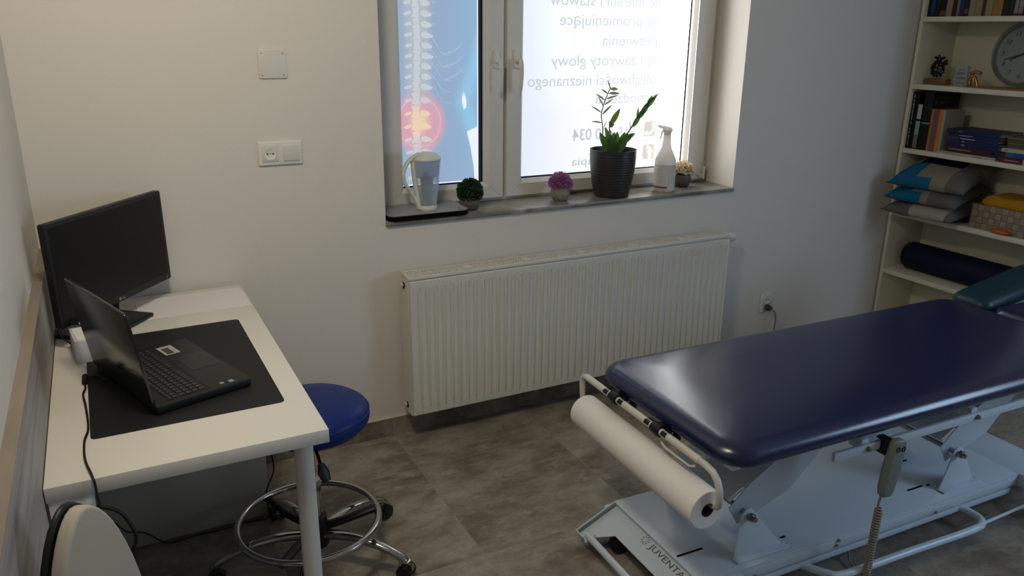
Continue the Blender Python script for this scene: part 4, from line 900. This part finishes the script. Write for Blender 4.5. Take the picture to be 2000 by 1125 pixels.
# thin arching stem with narrow leaves
st1 = [(-0.055, 0, 0.18), (-0.062, 0, 0.30), (-0.072, 0, 0.36), (-0.062, 0, 0.405), (-0.045, 0, 0.445), (-0.030, 0, 0.475)]
sp = smoothpath(st1, 6); b = MB(); b.tube(sp, 0.0022, 8)
st2 = smoothpath([(0.005, -0.01, 0.18), (0.035, -0.01, 0.23), (0.065, -0.01, 0.275), (0.095, 0, 0.305), (0.125, 0, 0.345), (0.165, 0, 0.39), (0.19, 0, 0.415)], 6)
b.tube(st2, [0.004*(1-0.5*i/len(st2)) for i in range(len(st2))], 8)
b.tube([(-0.045, -0.01, 0.18), (-0.032, -0.01, 0.27), (-0.028, 0.0, 0.33)], 0.0025, 8); b.tube([(-0.02, 0, 0.18), (-0.012, 0, 0.24), (-0.02, 0, 0.29)], 0.0025, 8)
b.build('stems', m_stem, fp, smooth=60)
k = 0
b = MB()
for (x, z, dx, dz, l, w_) in ((-0.032, 0.468, -0.4, 1, 0.050, 0.0035), (-0.032, 0.468, 1, 0.05, 0.040, 0.0075), (-0.044, 0.448, -1, 0.65, 0.048, 0.004), (-0.040, 0.45, 1, 0.05, 0.058, 0.0065),
                           (-0.056, 0.420, -1, 0.75, 0.060, 0.004), (-0.052, 0.425, 1, 0.35, 0.068, 0.0045), (-0.063, 0.395, -0.6, 1, 0.058, 0.0035), (-0.060, 0.40, 1, 0.65, 0.058, 0.004),
                           (-0.071, 0.368, -1, 0.7, 0.065, 0.0035), (-0.069, 0.36, 0.9, 0.85, 0.070, 0.0055), (-0.066, 0.325, -1, 0.25, 0.058, 0.0035), (-0.060, 0.30, 0.5, 1, 0.045, 0.002)):
    leaf(b, (x, 0, z), (dx, random.uniform(-.15, .15), dz), l, w_, droop=0.1)
b.build('narrow_leaves', m_leafd, fp, smooth=60)
b = MB()
for (x, y, z, dx, dz, l, w_) in ((-0.028, 0, 0.31, 0.62, 1, 0.095, 0.014), (-0.028, 0, 0.305, 1, 0.55, 0.03, 0.008), (-0.040, 0, 0.215, -0.55, 1, 0.085, 0.016), (-0.015, 0, 0.215, -0.35, 1, 0.105, 0.014), (0.0, -0.015, 0.19, -0.3, 1, 0.09, 0.022), (-0.03, -0.02, 0.185, 0.0, 1, 0.095, 0.020), (0.01, -0.02, 0.19, 0.5, 1, 0.11, 0.020), (0.03, 0.0, 0.215, 0.35, 1, 0.075, 0.018),
                              (0.045, 0, 0.245, 1, 0.45, 0.075, 0.012), (0.055, 0, 0.235, 1, 0.75, 0.060, 0.012), (-0.01, 0.02, 0.19, 0.2, 1, 0.10, 0.022), (0.02, 0.015, 0.19, 0.0, 1, 0.10, 0.018), (-0.035, 0.015, 0.19, 0.1, 1, 0.08, 0.02),
                              (0.095, 0, 0.300, 0.75, 1, 0.075, 0.013), (0.118, 0, 0.335, 0.0, 1, 0.055, 0.006), (0.118, 0, 0.335, 0.95, 1, 0.070, 0.014), (0.135, 0, 0.35, 0.7, 1, 0.080, 0.015), (0.155, 0.0, 0.38, 1, 0.9, 0.080, 0.013), (0.170, 0.0, 0.395, 0.6, 1, 0.05, 0.010), (0.185, 0, 0.41, 1, 0.85, 0.055, 0.007), (0.085, 0, 0.29, -0.15, 1, 0.045, 0.002)):
    leaf(b, (x, y, z), (dx, random.uniform(-.1, .1), dz), l, w_, droop=0.05)
b.build('broad_leaves', m_leaf, fp, smooth=60)

# spray bottle ------------------------------------------------
sb = thing('spray_bottle', 'white trigger spray bottle with a red stripe on its label on the sill', 'spray bottle', (2.530, 0.070, SZ), math.radians(-22))
b = MB(); b.lathe([(0.0, 0.0), (0.042, 0.0), (0.047, 0.005), (0.048, 0.012), (0.049, 0.135), (0.047, 0.150), (0.036, 0.172), (0.024, 0.198), (0.0185, 0.225), (0.0165, 0.262), (0, 0.262)], seg=44); m_hdpe = leafmat('white_hdpe', '#e8e4de', 0.6); b.build('bottle', m_hdpe, sb, smooth=50)
b = MB(); b.lathe([(0.0492, 0.028), (0.0497, 0.028), (0.0497, 0.126), (0.0492, 0.126), (0.0492, 0.028)], seg=44, close=True); lb = b.build('label', mat('label_paper', '#c9c5bd', 0.5), sb, smooth=50)
def band(b, a0, a1, z0, z1, r=0.0500):
    n_ = max(2, int((a1-a0)/6)); vs = []
    for i in range(n_+1):
        a = math.radians(a0+(a1-a0)*i/n_); vs += [(r*math.cos(a), r*math.sin(a), z0), (r*math.cos(a), r*math.sin(a), z1)]
    b.add(vs, [(2*i, 2*i+2, 2*i+3, 2*i+1) for i in range(n_)])
b = MB(); band(b, 185, 272, 0.020, 0.027); b.build('red_stripe', mat('label_red', '#a01426', 0.5), lb)
b = MB()
for z in (0.119, 0.114, 0.098, 0.092, 0.074, 0.068, 0.061, 0.048, 0.042): band(b, 287, 322, z, z+0.0011)
for z in (0.085, 0.070, 0.055, 0.045): band(b, 210, 262, z, z+0.0008)
b.build('label_print', mat('label_print_grey', '#a5a29b', 0.6), lb)
b = MB(); band(b, 276, 277.5, 0.03, 0.122); b.build('label_divider', mat('label_line', '#9a978f', 0.6), lb)
b = MB(); b.lathe([(0.0175, 0.258), (0.0175, 0.275), (0.012, 0.279), (0, 0.279)], seg=20)
b.prism([(-0.044, 0.292), (-0.046, 0.304), (-0.02, 0.300), (0.016, 0.292), (0.024, 0.280), (0.018, 0.270), (-0.010, 0.270), (-0.018, 0.282)], -0.011, 0.011, 'y'); sh = b.build('spray_head', m_hdpe, sb, 0.002)
b = MB(); b.tube([(-0.014, 0, 0.284), (-0.026, 0, 0.268), (-0.028, 0, 0.250), (-0.036, 0, 0.240)], [0.006, 0.005, 0.0045, 0.003], 8); b.build('trigger', m_hdpe, sh)

# ------------------------------------------------------------------ bookcase
before = set(C.objects)
SX, SXB, SY0, SY1 = 3.9914, 4.275, -0.880, -0.040
shelf_z = [1.7017, 1.3694, 1.0392, 0.6981, 0.3690]
bc = thing('bookcase', 'tall open white bookcase standing against the right wall', 'bookcase', (0, 0, 0))
for y in (SY1-0.018, SY0): boxo('side_panel', SX, y, 0.0, SXB, y+0.018, 2.06, m_shelf, bc, 0.0008)
for z in shelf_z+[2.03, 0.06]: boxo('shelf_board', SX, SY0+0.018, z-0.024, SXB, SY1-0.018, z, m_shelf, bc, 0.0008)
boxo('back_panel', SXB, SY0, 0.0, SXB+0.006, SY1, 2.06, mat('shelf_back', '#dcd8bf', 0.6), bc)
boxo('plinth', SX+0.02, SY0+0.018, 0.0, SX+0.035, SY1-0.018, 0.036, m_shelf, bc)
# books: spine faces -x, thickness along y (upright) or z (lying)
mcache = {}
def bm_(c):
    if c not in mcache: mcache[c] = mat('cover_'+c.strip('#'), c, 0.5, spec=0.35)
    return mcache[c]
m_pages = mat('book_pages', '#b5ad98', 0.9)
m_bw = mat('cover_print_white', '#b9b9b2', 0.6); m_bk = mat('cover_print_dark', '#33322e', 0.6)
def upright(y1, y0, z, h, depth, c, label, group, x=4.012, title=None, tcol=None, blocks=(), name='book', page=True):
    o = thing(name, label, 'book', (x, (y0+y1)/2, z+0.0005), 0, group); t_ = (y1-y0)/2-0.0004
    b = MB(); cv = 0.0018 if t_ > 0.006 else 0.0008
    b.box(0, -t_, 0, depth, -t_+cv, h); b.box(0, t_-cv, 0, depth, t_, h); b.box(0, -t_+cv, 0, 0.002, t_-cv, h); b.build('cover', bm_(c), o)
    MB().box(0.002, -t_+cv, 0.003, depth-0.003, t_-cv, h-0.003).build('pages', m_pages, o)
    for (z0, z1, cc) in blocks: MB().box(-0.0004, -t_*0.92, h*z0, 0.0001, t_*0.92, h*z1).build('spine_band', bm_(cc), o)
    if title:   # worn white lettering, too small to read: a run of little strokes down the spine
        r_ = random.Random(4); b = MB(); q = h*0.95; wd = t_*0.42
        while q > h*0.08:
            L_ = r_.uniform(0.010, 0.034) if q > h*0.42 else r_.uniform(0.006, 0.014)
            off = -t_*0.1 if q > h*0.40 else 0.0
            k_ = q
            while k_ > q-L_: b.box(-0.0005, off-wd*r_.uniform(.7, 1), k_-0.0030, 0.0001, off+wd*r_.uniform(.3, 1), k_-0.0008); k_ -= 0.0042
            q -= L_+0.006
            if h*0.40 < q < h*0.46: q = h*0.36
        b.build('spine_title', m_bw, o, smooth=0)
    return o
G1 = 'books in the row on the top shelf'; G2 = 'books upright on the third shelf'
top = [(-0.060, -0.076, '#0a0f16', .235, 'dark navy', ()), (-0.077, -0.101, '#132a4e', .225, 'blue', ((.1, .5, '#1e3f74'),)), (-0.102, -0.127, '#181f1a', .24, 'blackish green', ()),
       (-0.128, -0.160, '#20100f', .23, 'black and red', ((.02, .12, '#6e4340'),)), (-0.161, -0.193, '#8f8268', .22, 'beige', ((.5, .6, '#5f5040'),)), (-0.194, -0.216, '#3a1c18', .21, 'dark brown', ()),
       (-0.217, -0.232, '#66757c', .23, 'pale blue', ()), (-0.233, -0.255, '#1c3358', .225, 'navy', ((.0, .15, '#2e2440'),)), (-0.256, -0.281, '#141a26', .235, 'black', ((.05, .15, '#64424a'),)), (-0.282, -0.312, '#8d8872', .22, 'cream', ()),
       (-0.313, -0.347, '#93805a', .235, 'tan', ()), (-0.348, -0.364, '#3e2a3c', .22, 'thin purple', ()), (-0.365, -0.398, '#8c8c56', .225, 'yellow green', ()), (-0.399, -0.447, '#97713a', .235, 'thick ochre', ()),
       (-0.448, -0.480, '#121410', .24, 'thick black', ()), (-0.481, -0.502, '#1e1c1c', .225, 'charcoal', ()), (-0.503, -0.522, '#4c2234', .23, 'maroon', ((.05, .3, '#8d8087'),)), (-0.523, -0.545, '#4e2438', .23, 'second maroon', ((.05, .3, '#8d8087'),)),
       (-0.546, -0.57, '#2a2c34', .22, 'dark grey', ()), (-0.571, -0.60, '#5a2230', .23, 'wine red', ()), (-0.601, -0.63, '#2c3b52', .225, 'slate blue', ()), (-0.631, -0.66, '#7b7560', .22, 'khaki', ())]
names = ['at the left end of', 'second from the left in', 'third from the left in', 'fourth from the left in', 'right of the black and red one in', 'right of the first beige one in', 'pale one left of the navy book in', 'right of the pale blue one in', 'with a pink mark low on its spine in',
         'left of the tan one in', 'left of the thin purple one in', 'between the tan and green ones in', 'right of the thin purple one in', 'left of the thick black one in', 'right of the ochre one in', 'left of the two maroon ones in', 'with pale stripe, nearer the ochre book in', 'with pale stripe, further from the ochre book in', 'at the right frame edge in', 'beyond the grey one in', 'beyond the wine red one in', 'at the right end of']
for (ya, yb, c_, h, nm, bl), pos in zip(top, names):
    upright(ya, yb, shelf_z[0], h, random.uniform(.15, .2), c_, '%s book %s the top shelf row' % (nm, pos), G1, blocks=bl)
z3 = shelf_z[2]
upright(-0.0605, -0.082, z3, .292, .19, '#0b0d12', 'tall black book with white lettering at the left end of the third shelf', G2, title=True, x=4.006)
upright(-0.083, -0.098, z3, .292, .19, '#101319', 'tall plain black book second from the left on the third shelf', G2, x=4.01)
upright(-0.099, -0.126, z3, .232, .17, '#0d1014', 'book with white and pale blue spine on the third shelf', G2, blocks=((.02, .32, '#6f6f5a'), (.32, .62, '#8aa3ab'), (.67, .99, '#b9b8b0')), x=4.008)
o = upright(-0.127, -0.178, z3, .298, .21, '#090a0c', 'thickest black book left of the orange one on the third shelf', G2, x=4.012, blocks=((.45, .47, '#9c9a90'), (.72, .735, '#5a2a20')))
MB().box(0.02, -0.0262, 0.262, 0.20, -0.0258, 0.265).build('cover_line', bm_('#4a4a46'), o)
b = MB(); b.tube(smoothpath([(0.020, -0.0262, 0.232), (0.022, -0.0262, 0.252), (0.030, -0.0262, 0.250), (0.024, -0.0262, 0.242), (0.034, -0.0262, 0.233), (0.042, -0.0262, 0.240), (0.048, -0.0262, 0.234), (0.058, -0.0262, 0.241), (0.064, -0.0262, 0.235), (0.072, -0.0262, 0.250), (0.076, -0.0262, 0.236), (0.086, -0.0262, 0.241)], 4), 0.0009, 5); b.build('cover_script', bm_('#5c5f62'), o, smooth=0)
for (ya, yb, c_, nm) in ((-0.1795, -0.1955, '#b0683a', 'orange'), (-0.196, -0.2105, '#2f6f74', 'teal'), (-0.211, -0.2245, '#b2373f', 'red'), (-0.225, -0.243, '#c0822a', 'amber'), (-0.2435, -0.259, '#a39f92', 'pale grey')):
    upright(ya, yb, z3, .213, .155, c_, '%s slim book in the bright upright set on the third shelf' % nm, G2, x=4.010)
# lying stacks
def lying(y1, y0, z, t_, depth, c, label, group, x=4.010, rz=0.0, white=(), cat='book', extra=None):
    o = thing('book', label, cat, (x, (y0+y1)/2, z+0.0003), rz, group); w_ = (y1-y0)/2; t_ -= 0.0006; cv = min(0.0015, t_*0.2)
    b = MB(); b.box(0, -w_, 0, depth, w_, cv); b.box(0, -w_, t_-cv, depth, w_, t_); b.box(0, -w_, cv, 0.002, w_, t_-cv); b.build('cover', bm_(c), o)
    MB().box(0.002, -w_+0.003, cv, depth-0.002, w_-0.003, t_-cv).build('pages', m_pages, o)
    for (a, e, z0, z1, cc) in white: MB().box(-0.0005, w_-2*w_*e, t_*z0, 0.0001, w_-2*w_*a, t_*z1).build('spine_print', bm_(cc), o)
G3 = 'books lying in the blue stack'; G4 = 'books lying in the right stack'
z = z3; lying(-0.262, -0.560, z, .0135, .19, '#b5aca4', 'thin white book at the bottom of the left stack', G3, x=3.998, white=((.02, .3, .55, .7, '#6b6560'), (.6, .78, .3, .55, '#6b6560'), (.1, .5, .2, .3, '#8a5e60'))); z += .0135
lying(-0.285, -0.575, z, .031, .19, '#42141b', 'thick dark red book near the bottom of the left stack', G3, white=((.08, .48, .42, .55, '#a9a29d'), (.84, 1.0, 0, 1, '#141a3a'), (.87, .90, .3, .75, '#a9a29d'))); z += .031
bl = [(.019, -0.288, -0.560, 'fourth from the top of', ((.3, .36, .3, .6, '#a9a9b0'),)), (.013, -0.290, -0.562, 'third from the top of', ((.25, .36, .4, .7, '#a9a9b0'), (0, .3, 0, 1, '#33274a'))), (.017, -0.296, -0.552, 'second from the top of', ((.25, .55, .35, .6, '#b4bac4'), (0, .22, 0, 1, '#3a2d55'))), (.011, -0.292, -0.560, 'second topmost, slim, of', ((.22, .48, .4, .7, '#b4bac4'),)), (.022, -0.280, -0.556, 'topmost of', ((.22, .3, .5, .7, '#808a9a'), (0, .2, 0, 1, '#1e1c33')))]
pos = ['directly on the dark red book in', 'second blue one up in', 'middle blue one with white lettering in', 'slim blue one just below the top of', 'topmost of']
for (t_, ya, yb, _, wh), pp in zip(bl, pos):
    lying(ya, yb, z, t_, .185, '#0f2150', 'dark blue book, %s the left stack' % pp, G3, white=wh, x=4.010+random.uniform(-.004, .004)); z += t_
z = z3; lying(-0.578, -0.690, z, .026, .18, '#5c1622', 'dark red book at the bottom of the right stack', G4, x=3.998, white=((.2, .85, .4, .6, '#9d8488'),)); 
lying(-0.692, -0.85, z, .026, .18, '#a8a69d', 'thick white book beside the dark red one under the right stack', G4, x=3.998); z += .026
lying(-0.597, -0.845, z, .024, .185, '#2c6f9e', 'sky blue book in the middle of the right stack', G4, white=((.15, .5, 0, 1, '#2350a0'),)); z += .024
lying(-0.582, -0.84, z, .017, .19, '#b6b3a8', 'white book on top of the sky blue one', G4, x=4.0, white=((.05, .12, .4, .6, '#6a685f'),)); z += .017
for k in range(4):
    o = thing('booklet', 'olive grey %s in the pile behind the right stack' % ('booklet lowest', 'booklet second lowest', 'booklet second highest', 'booklet highest')[k], 'booklet', (4.06, -0.69, z+0.0003+k*0.0125), 0.10+0.03*k, 'olive booklets on the right stack')
    MB().box(0, -0.13, 0, 0.17, 0.115, 0.0115).build('pages', bm_(('#5f5b45', '#6b674f', '#575540', '#666249')[k]), o, 0.001)
# ornaments on the second shelf
z2 = shelf_z[1]
ho = thing('heart_ornament', 'black openwork anatomical heart ornament on a wooden block on the shelf', 'ornament', (4.075, -0.130, z2+0.0005), 0)
MB().box(-0.022, -0.066, 0, 0.022, 0.060, 0.030).build('wooden_block', wood('ornament_wood', '#6d4d34', '#80593b', '#4d3523', 3), ho, 0.001)
b = MB()
for k in range(26):
    a = k*2.4; t_ = k/26; r = 0.034*math.sin(PI*(0.12+0.86*t_))**0.75; z = 0.034+0.075*t_
    b.tube([(r*0.6*math.cos(a+q), 0.004+r*math.sin(a+q)*(1 if True else 0), z+0.01*math.sin(q*2)) for q in (0, .35, .7, 1.05, 1.4)], 0.0035, 6)
b.tube(smoothpath([(0, 0.030, 0.052), (0, 0.036, 0.085), (0, 0.020, 0.112), (0, -0.006, 0.118)], 5), 0.008, 8)
for pts in ([(0, 0.010, 0.10), (0, 0.012, 0.125), (0, 0.028, 0.136)], [(0, -0.002, 0.11), (0, -0.004, 0.128), (0, -0.026, 0.134)], [(0, 0.002, 0.105), (0.0, 0.004, 0.132), (0, 0.010, 0.146)], [(0, -0.012, 0.105), (0, -0.032, 0.116), (0, -0.042, 0.120)], [(0, -0.01, 0.092), (0, -0.03, 0.1), (0, -0.044, 0.106)]):
    b.tube(smoothpath(pts, 4), 0.0065, 8)
b.build('heart', m_blackg, ho, smooth=60)
ac = thing('acrylic_award', 'clear grey acrylic plaque with dark text lines beside the heart', 'award', (4.095, -0.245, z2+0.0005), 0)
b = MB(); b.prism([(-0.035, 0), (0.036, 0), (0.034, 0.085), (0.020, 0.105), (-0.030, 0.098)], 0.0, 0.016, 'x'); b.build('plaque', clear('acrylic_grey', (0.62, 0.68, 0.72, 1), 0.6), ac, 0.001)
b = MB()
for z, w_ in ((0.078, .018), (0.063, .024), (0.058, .026), (0.040, .022), (0.035, .026), (0.014, .028)): b.box(-0.001, -w_, z, -0.0004, w_*0.9, z+0.0022)
b.build('engraving', bm_('#1a1d20'), ac)
gf = thing('gold_figurine', 'small gold coloured figurine standing left of the clock', 'figurine', (4.07, -0.335, z2+0.0005), 0)
m_gold = mat('gold', '#b08a4a', 0.28, metal=0.9)
b = MB(); b.box(-0.018, -0.034, 0, 0.018, 0.034, 0.006); b.build('foot_plate', m_gold, gf, 0.002)
b = MB(); b.tube(smoothpath([(0, 0.018, 0.005), (0, 0.020, 0.03), (0, 0.008, 0.058)], 4), [0.007, 0.008, 0.009, 0.008, 0.007, 0.008, 0.009, 0.009, 0.007], 10); b.tube(smoothpath([(0, -0.022, 0.005), (0, -0.012, 0.03), (0, 0.002, 0.052)], 4), 0.007, 10); b.tube(smoothpath([(0, 0.022, 0.062), (0, 0.0, 0.074), (0, -0.03, 0.066)], 4), 0.0085, 10); b.tube([(0, 0.0, 0.02), (0, 0.004, 0.045)], 0.010, 8)
b.lathe([(0, -0.009), (0.007, -0.006), (0.009, 0), (0.007, 0.006), (0, 0.009)], M=Matrix.Translation((0, -0.026, 0.068)), seg=14); b.build('figure', m_gold, gf, smooth=60)
# clock
ck = thing('wall_clock', 'round silver rimmed clock leaning in the second shelf of the bookcase', 'clock', (4.165, -0.500, 1.5335), 0)
Rk = 0.150; Mk = frame3((0, 0, 0), (0, -1, 0), (0.10, 0, 0.995))
b = MB(); b.lathe([(Rk-0.016, 0.0), (Rk-0.014, 0.020), (Rk-0.006, 0.028), (Rk, 0.018), (Rk-0.001, -0.012), (Rk-0.016, -0.014), (Rk-0.016, 0.0)], seg=72, close=True, M=Mk@Matrix.Scale(1, 4)); b.build('rim', mat('silver_rim', '#a9aca6', 0.25, metal=0.8), ck, smooth=50)
b = MB(); b.lathe([(0, -0.010), (Rk-0.013, -0.010), (Rk-0.013, 0.001), (0, 0.001)], seg=64, M=Mk); b.build('dial', mat('clock_dial', '#8b938d', 0.4), ck)
for k in range(1, 13):
    a = math.radians(90-30*k); vs, fs = textmesh(str(k), size=0.031, align='CENTER', depth=0.0002); b = MB()
    q = Vector((0.103*math.cos(a), 0.103*math.sin(a)-0.010, 0.0016)); b.add([Mk @ (Vector((v.x+0.15*v.y, v.y, 0))+q) for v in vs], fs); b.build('numeral', m_bk, ck, smooth=0)
for nm, ang, l, w_ in (('minute_hand', 199, 0.095, 0.0030), ('hour_hand', 207, 0.070, 0.0040)):
    a = math.radians(ang); d = Vector((math.cos(a), math.sin(a), 0)); n_ = Vector((-d.y, d.x, 0))*w_; z = Vector((0, 0, 0.004)); b = MB()
    P = [-d*0.015+n_+z, d*l+n_*0.5+z, d*l-n_*0.5+z, -d*0.015-n_+z]; b.add([Mk @ p for p in P]+[Mk @ (p+Vector((0, 0, 0.001))) for p in P], [(0, 3, 2, 1), (4, 5, 6, 7), (0, 1, 5, 4), (1, 2, 6, 5), (2, 3, 7, 6), (3, 0, 4, 7)]); b.build(nm, m_bk, ck, smooth=0)
b = MB(); b.lathe([(0, 0.0022), (0.055, 0.0022)], seg=3, M=Mk) if False else b.cyl(Mk @ Vector((0, 0, 0)), Mk @ Vector((0, 0, 0.008)), 0.005, seg=14); b.build('hub', m_bk, ck)
sb2 = boxo('wooden_strip', 4.035, -0.62, z2+0.0003, 4.085, -0.385, z2+0.008, mat('strip_wood', '#8a5a2e', 0.5), None, 0.001); tag(sb2, 'thin orange wooden strip lying in front of the clock', 'wooden strip')
# cushions ------------------------------------------------
m_cg = mat('linen_grey', '#66635f', 0.95, spec=0.1, bump=0.5, bscale=500); m_cb = mat('linen_beige', '#868070', 0.95, spec=0.1, bump=0.5, bscale=500); m_cl = mat('linen_blue', '#1f6287', 0.95, spec=0.1, bump=0.5, bscale=500); m_cn = mat('linen_navy', '#121a2a', 0.95, spec=0.1, bump=0.5, bscale=500); m_cw = mat('linen_white', '#a29c90', 0.95, spec=0.1, bump=0.5, bscale=500)
def pillow(loc, rz, S, T, label, patch, tx=0, ty=0):
    b = MB(); n = 20; vs = []; fs = []; mi = []
    for side in (1, -1):
        for i in range(n+1):
            for j in range(n+1):
                a, c_ = -1+2*i/n, -1+2*j/n; e = (1-abs(a)**3.2)*(1-abs(c_)**3.2); h = T/2*max(0, e)**0.55
                pin = 1-0.07*(1-abs(a)**2)*abs(c_)**4-0.0; pin2 = 1-0.07*(1-abs(c_)**2)*abs(a)**4
                vs.append((a*S/2*pin2, c_*S/2*pin, side*h*(1.1 if side > 0 else 0.6)+0.003*math.sin(a*5+c_*4)*e))
    N = (n+1)**2
    for s_ in (0, 1):
        for i in range(n):
            for j in range(n):
                q = (s_*N+i*(n+1)+j, s_*N+(i+1)*(n+1)+j, s_*N+(i+1)*(n+1)+j+1, s_*N+i*(n+1)+j+1); fs.append(q if s_ == 0 else q[::-1]); mi.append(patch((i+.5)/n*2-1, (j+.5)/n*2-1, s_))
    b.add(vs, fs); b.mi = mi
    o = b.build('cushion', [m_cg, m_cb, m_cl, m_cn, m_cw], None, smooth=60)
    bm = bmesh.new(); bm.from_mesh(o.data); bmesh.ops.remove_doubles(bm, verts=bm.verts, dist=1e-5); bm.to_mesh(o.data); bm.free()
    o.location = loc; o.rotation_euler = (tx, ty, rz); tag(o, label, 'cushion', 'patchwork cushions stacked on the fourth shelf'); return o
def p_top(a, c_, s):
    if a < -0.1 and c_ > 0.35: return 2
    if a < -0.82 and c_ > -0.1: return 2
    if c_ < -0.45 and a < 0.2: return 0
    if a > -0.1 and c_ > 0.6: return 1
    if a > -0.1 and c_ > -0.45: return 3
    return 1
def p_mid(a, c_, s):
    if c_ > 0.35 or (a < -0.8 and c_ > 0.05): return 2
    if c_ > -0.25: return 1
    return 0
def p_bot(a, c_, s):
    if c_ > 0.15: return 0
    return 4 if c_ > -0.8 else 0
z4 = shelf_z[3]
pillow((4.030, -0.275, z4+0.046), 0.10, 0.38, 0.105, 'beige and grey cushion at the bottom of the stack of three', p_bot, ty=-0.06)
pillow((4.030, -0.280, z4+0.134), 0.12, 0.38, 0.11, 'blue, beige and grey cushion in the middle of the stack', p_mid, ty=-0.16)
pillow((4.040, -0.290, z4+0.226), 0.14, 0.40, 0.115, 'cushion with blue corner and navy patch on top of the stack', p_top, ty=-0.25)
# basket with towel
bk = thing('woven_basket', 'beige woven strap basket on the fourth shelf beside the cushions', 'basket', (0, 0, z4+0.0005))
t = NT('woven_strap'); kx = t.math('MULTIPLY', t.y, 33.0); kz = t.math('MULTIPLY', t.z, 33.0)
ck_ = t.nt.nodes.new('ShaderNodeTexChecker'); ck_.inputs['Scale'].default_value = 1.0; t.put(ck_.inputs['Vector'], t.comb(t.math('ADD', kx, 0.01), 0.5, t.math('ADD', kz, 0.01)))
gx = t.math('ABSOLUTE', t.math('SUBTRACT', t.math('FRACT', kx), 0.5)); gz = t.math('ABSOLUTE', t.math('SUBTRACT', t.math('FRACT', kz), 0.5)); g = t.math('MAXIMUM', gx, gz)
c = t.mix(ck_.outputs['Fac'], col('#8a7d6a')[:3], col('#9c8f7c')[:3]); c = t.mix(t.math('GREATER_THAN', g, 0.465), c, col('#5c5344')[:3]); t.put(t.b.inputs['Base Color'], c); t.b.inputs['Roughness'].default_value = 0.8; t.bump(t.math('SUBTRACT', t.math('MULTIPLY', ck_.outputs['Fac'], 0.5), t.math('MULTIPLY', g, g)), 0.8, 0.004)
b = MB(); x0, x1, y0, y1, hh, w_ = 4.015, 4.235, -0.820, -0.482, 0.122, 0.006
b.box(x0, y0, 0, x1, y1, 0.006); b.box(x0, y0, 0.006, x0+w_, y1, hh); b.box(x1-w_, y0, 0.006, x1, y1, hh); b.box(x0+w_, y0, 0.006, x1-w_, y0+w_, hh); b.box(x0+w_, y1-w_, 0.006, x1-w_, y1, hh); b.build('strap_body', t.m, bk, 0.002)
tw = thing('towel', 'folded mustard yellow towel lying in the woven basket', 'towel', (0, 0, z4))
m_tow = mat('towel_yellow', '#b5852a', 0.95, spec=0.1, bump=0.6, bscale=350)
def cloth(name, x0, x1, y0, y1, z0, z1, amp, par):
    b = MB(); n, m2 = 16, 24; vs = []
    for i in range(n+1):
        for j in range(m2+1):
            a, c_ = i/n, j/m2; e = min(1, 8*a*(1-a)+0.0, 8*c_*(1-c_)); zz = z0+(z1-z0)*max(0, e)**0.4+amp*math.sin(7*c_+3*a)*e
            vs.append((x0+(x1-x0)*a, y0+(y1-y0)*c_, zz))
    fs = [(i*(m2+1)+j, (i+1)*(m2+1)+j, (i+1)*(m2+1)+j+1, i*(m2+1)+j+1) for i in range(n) for j in range(m2)]
    N = len(vs); vs += [(v[0], v[1], z0-0.02) for v in vs]; fs += [tuple(N+k for k in f[::-1]) for f in fs]
    rim = [i*(m2+1) for i in range(n+1)]+[n*(m2+1)+j for j in range(1, m2+1)]+[i*(m2+1)+m2 for i in range(n-1, -1, -1)]+[j for j in range(m2-1, 0, -1)]
    fs += [(rim[k], rim[(k+1) % len(rim)], N+rim[(k+1) % len(rim)], N+rim[k]) for k in range(len(rim))]
    b.add(vs, fs); return b.build(name, m_tow, par, smooth=60)
cloth('lower_fold', 4.024, 4.225, -0.81, -0.515, 0.100, 0.140, 0.004, tw); cloth('upper_fold', 4.030, 4.215, -0.80, -0.520, 0.146, 0.170, 0.005, tw)
b = MB(); b.lathe([(0, -0.010), (0.035, -0.009), (0.052, -0.002), (0.054, 0.003), (0.035, 0.012), (0, 0.014)], seg=32, sx=0.45, M=Matrix.Translation((4.003-0.0, -0.655, z4+0.011))); tag(b.build('massage_toy', mat('orange_plastic', '#c05c18', 0.35), None, smooth=60), 'flat orange plastic object at the front edge of the fourth shelf', 'massage tool')
# bolster
bo = thing('bolster', 'long dark navy round bolster lying on the fifth shelf', 'bolster', (4.130, 0, shelf_z[4]+0.076))
b = MB(); prf = [(0, 0.0), (0.05, 0.002), (0.066, 0.010), (0.075, 0.026), (0.075, 0.624), (0.066, 0.640), (0.05, 0.648), (0, 0.65)]
b.lathe(prf, seg=40, M=frame3((0, -0.090, 0), (1, 0, 0), (0, 0, 1))); b.build('cover', mat('bolster_navy', '#0a1030', 0.65, spec=0.25, bump=0.3, bscale=300), bo, smooth=50)
# the bookcase and everything on it stand close to the corner
for o in list(C.objects):
    if o not in before and o.parent is None: o.location = o.location+Vector((0.038, 0.030, 0.0))
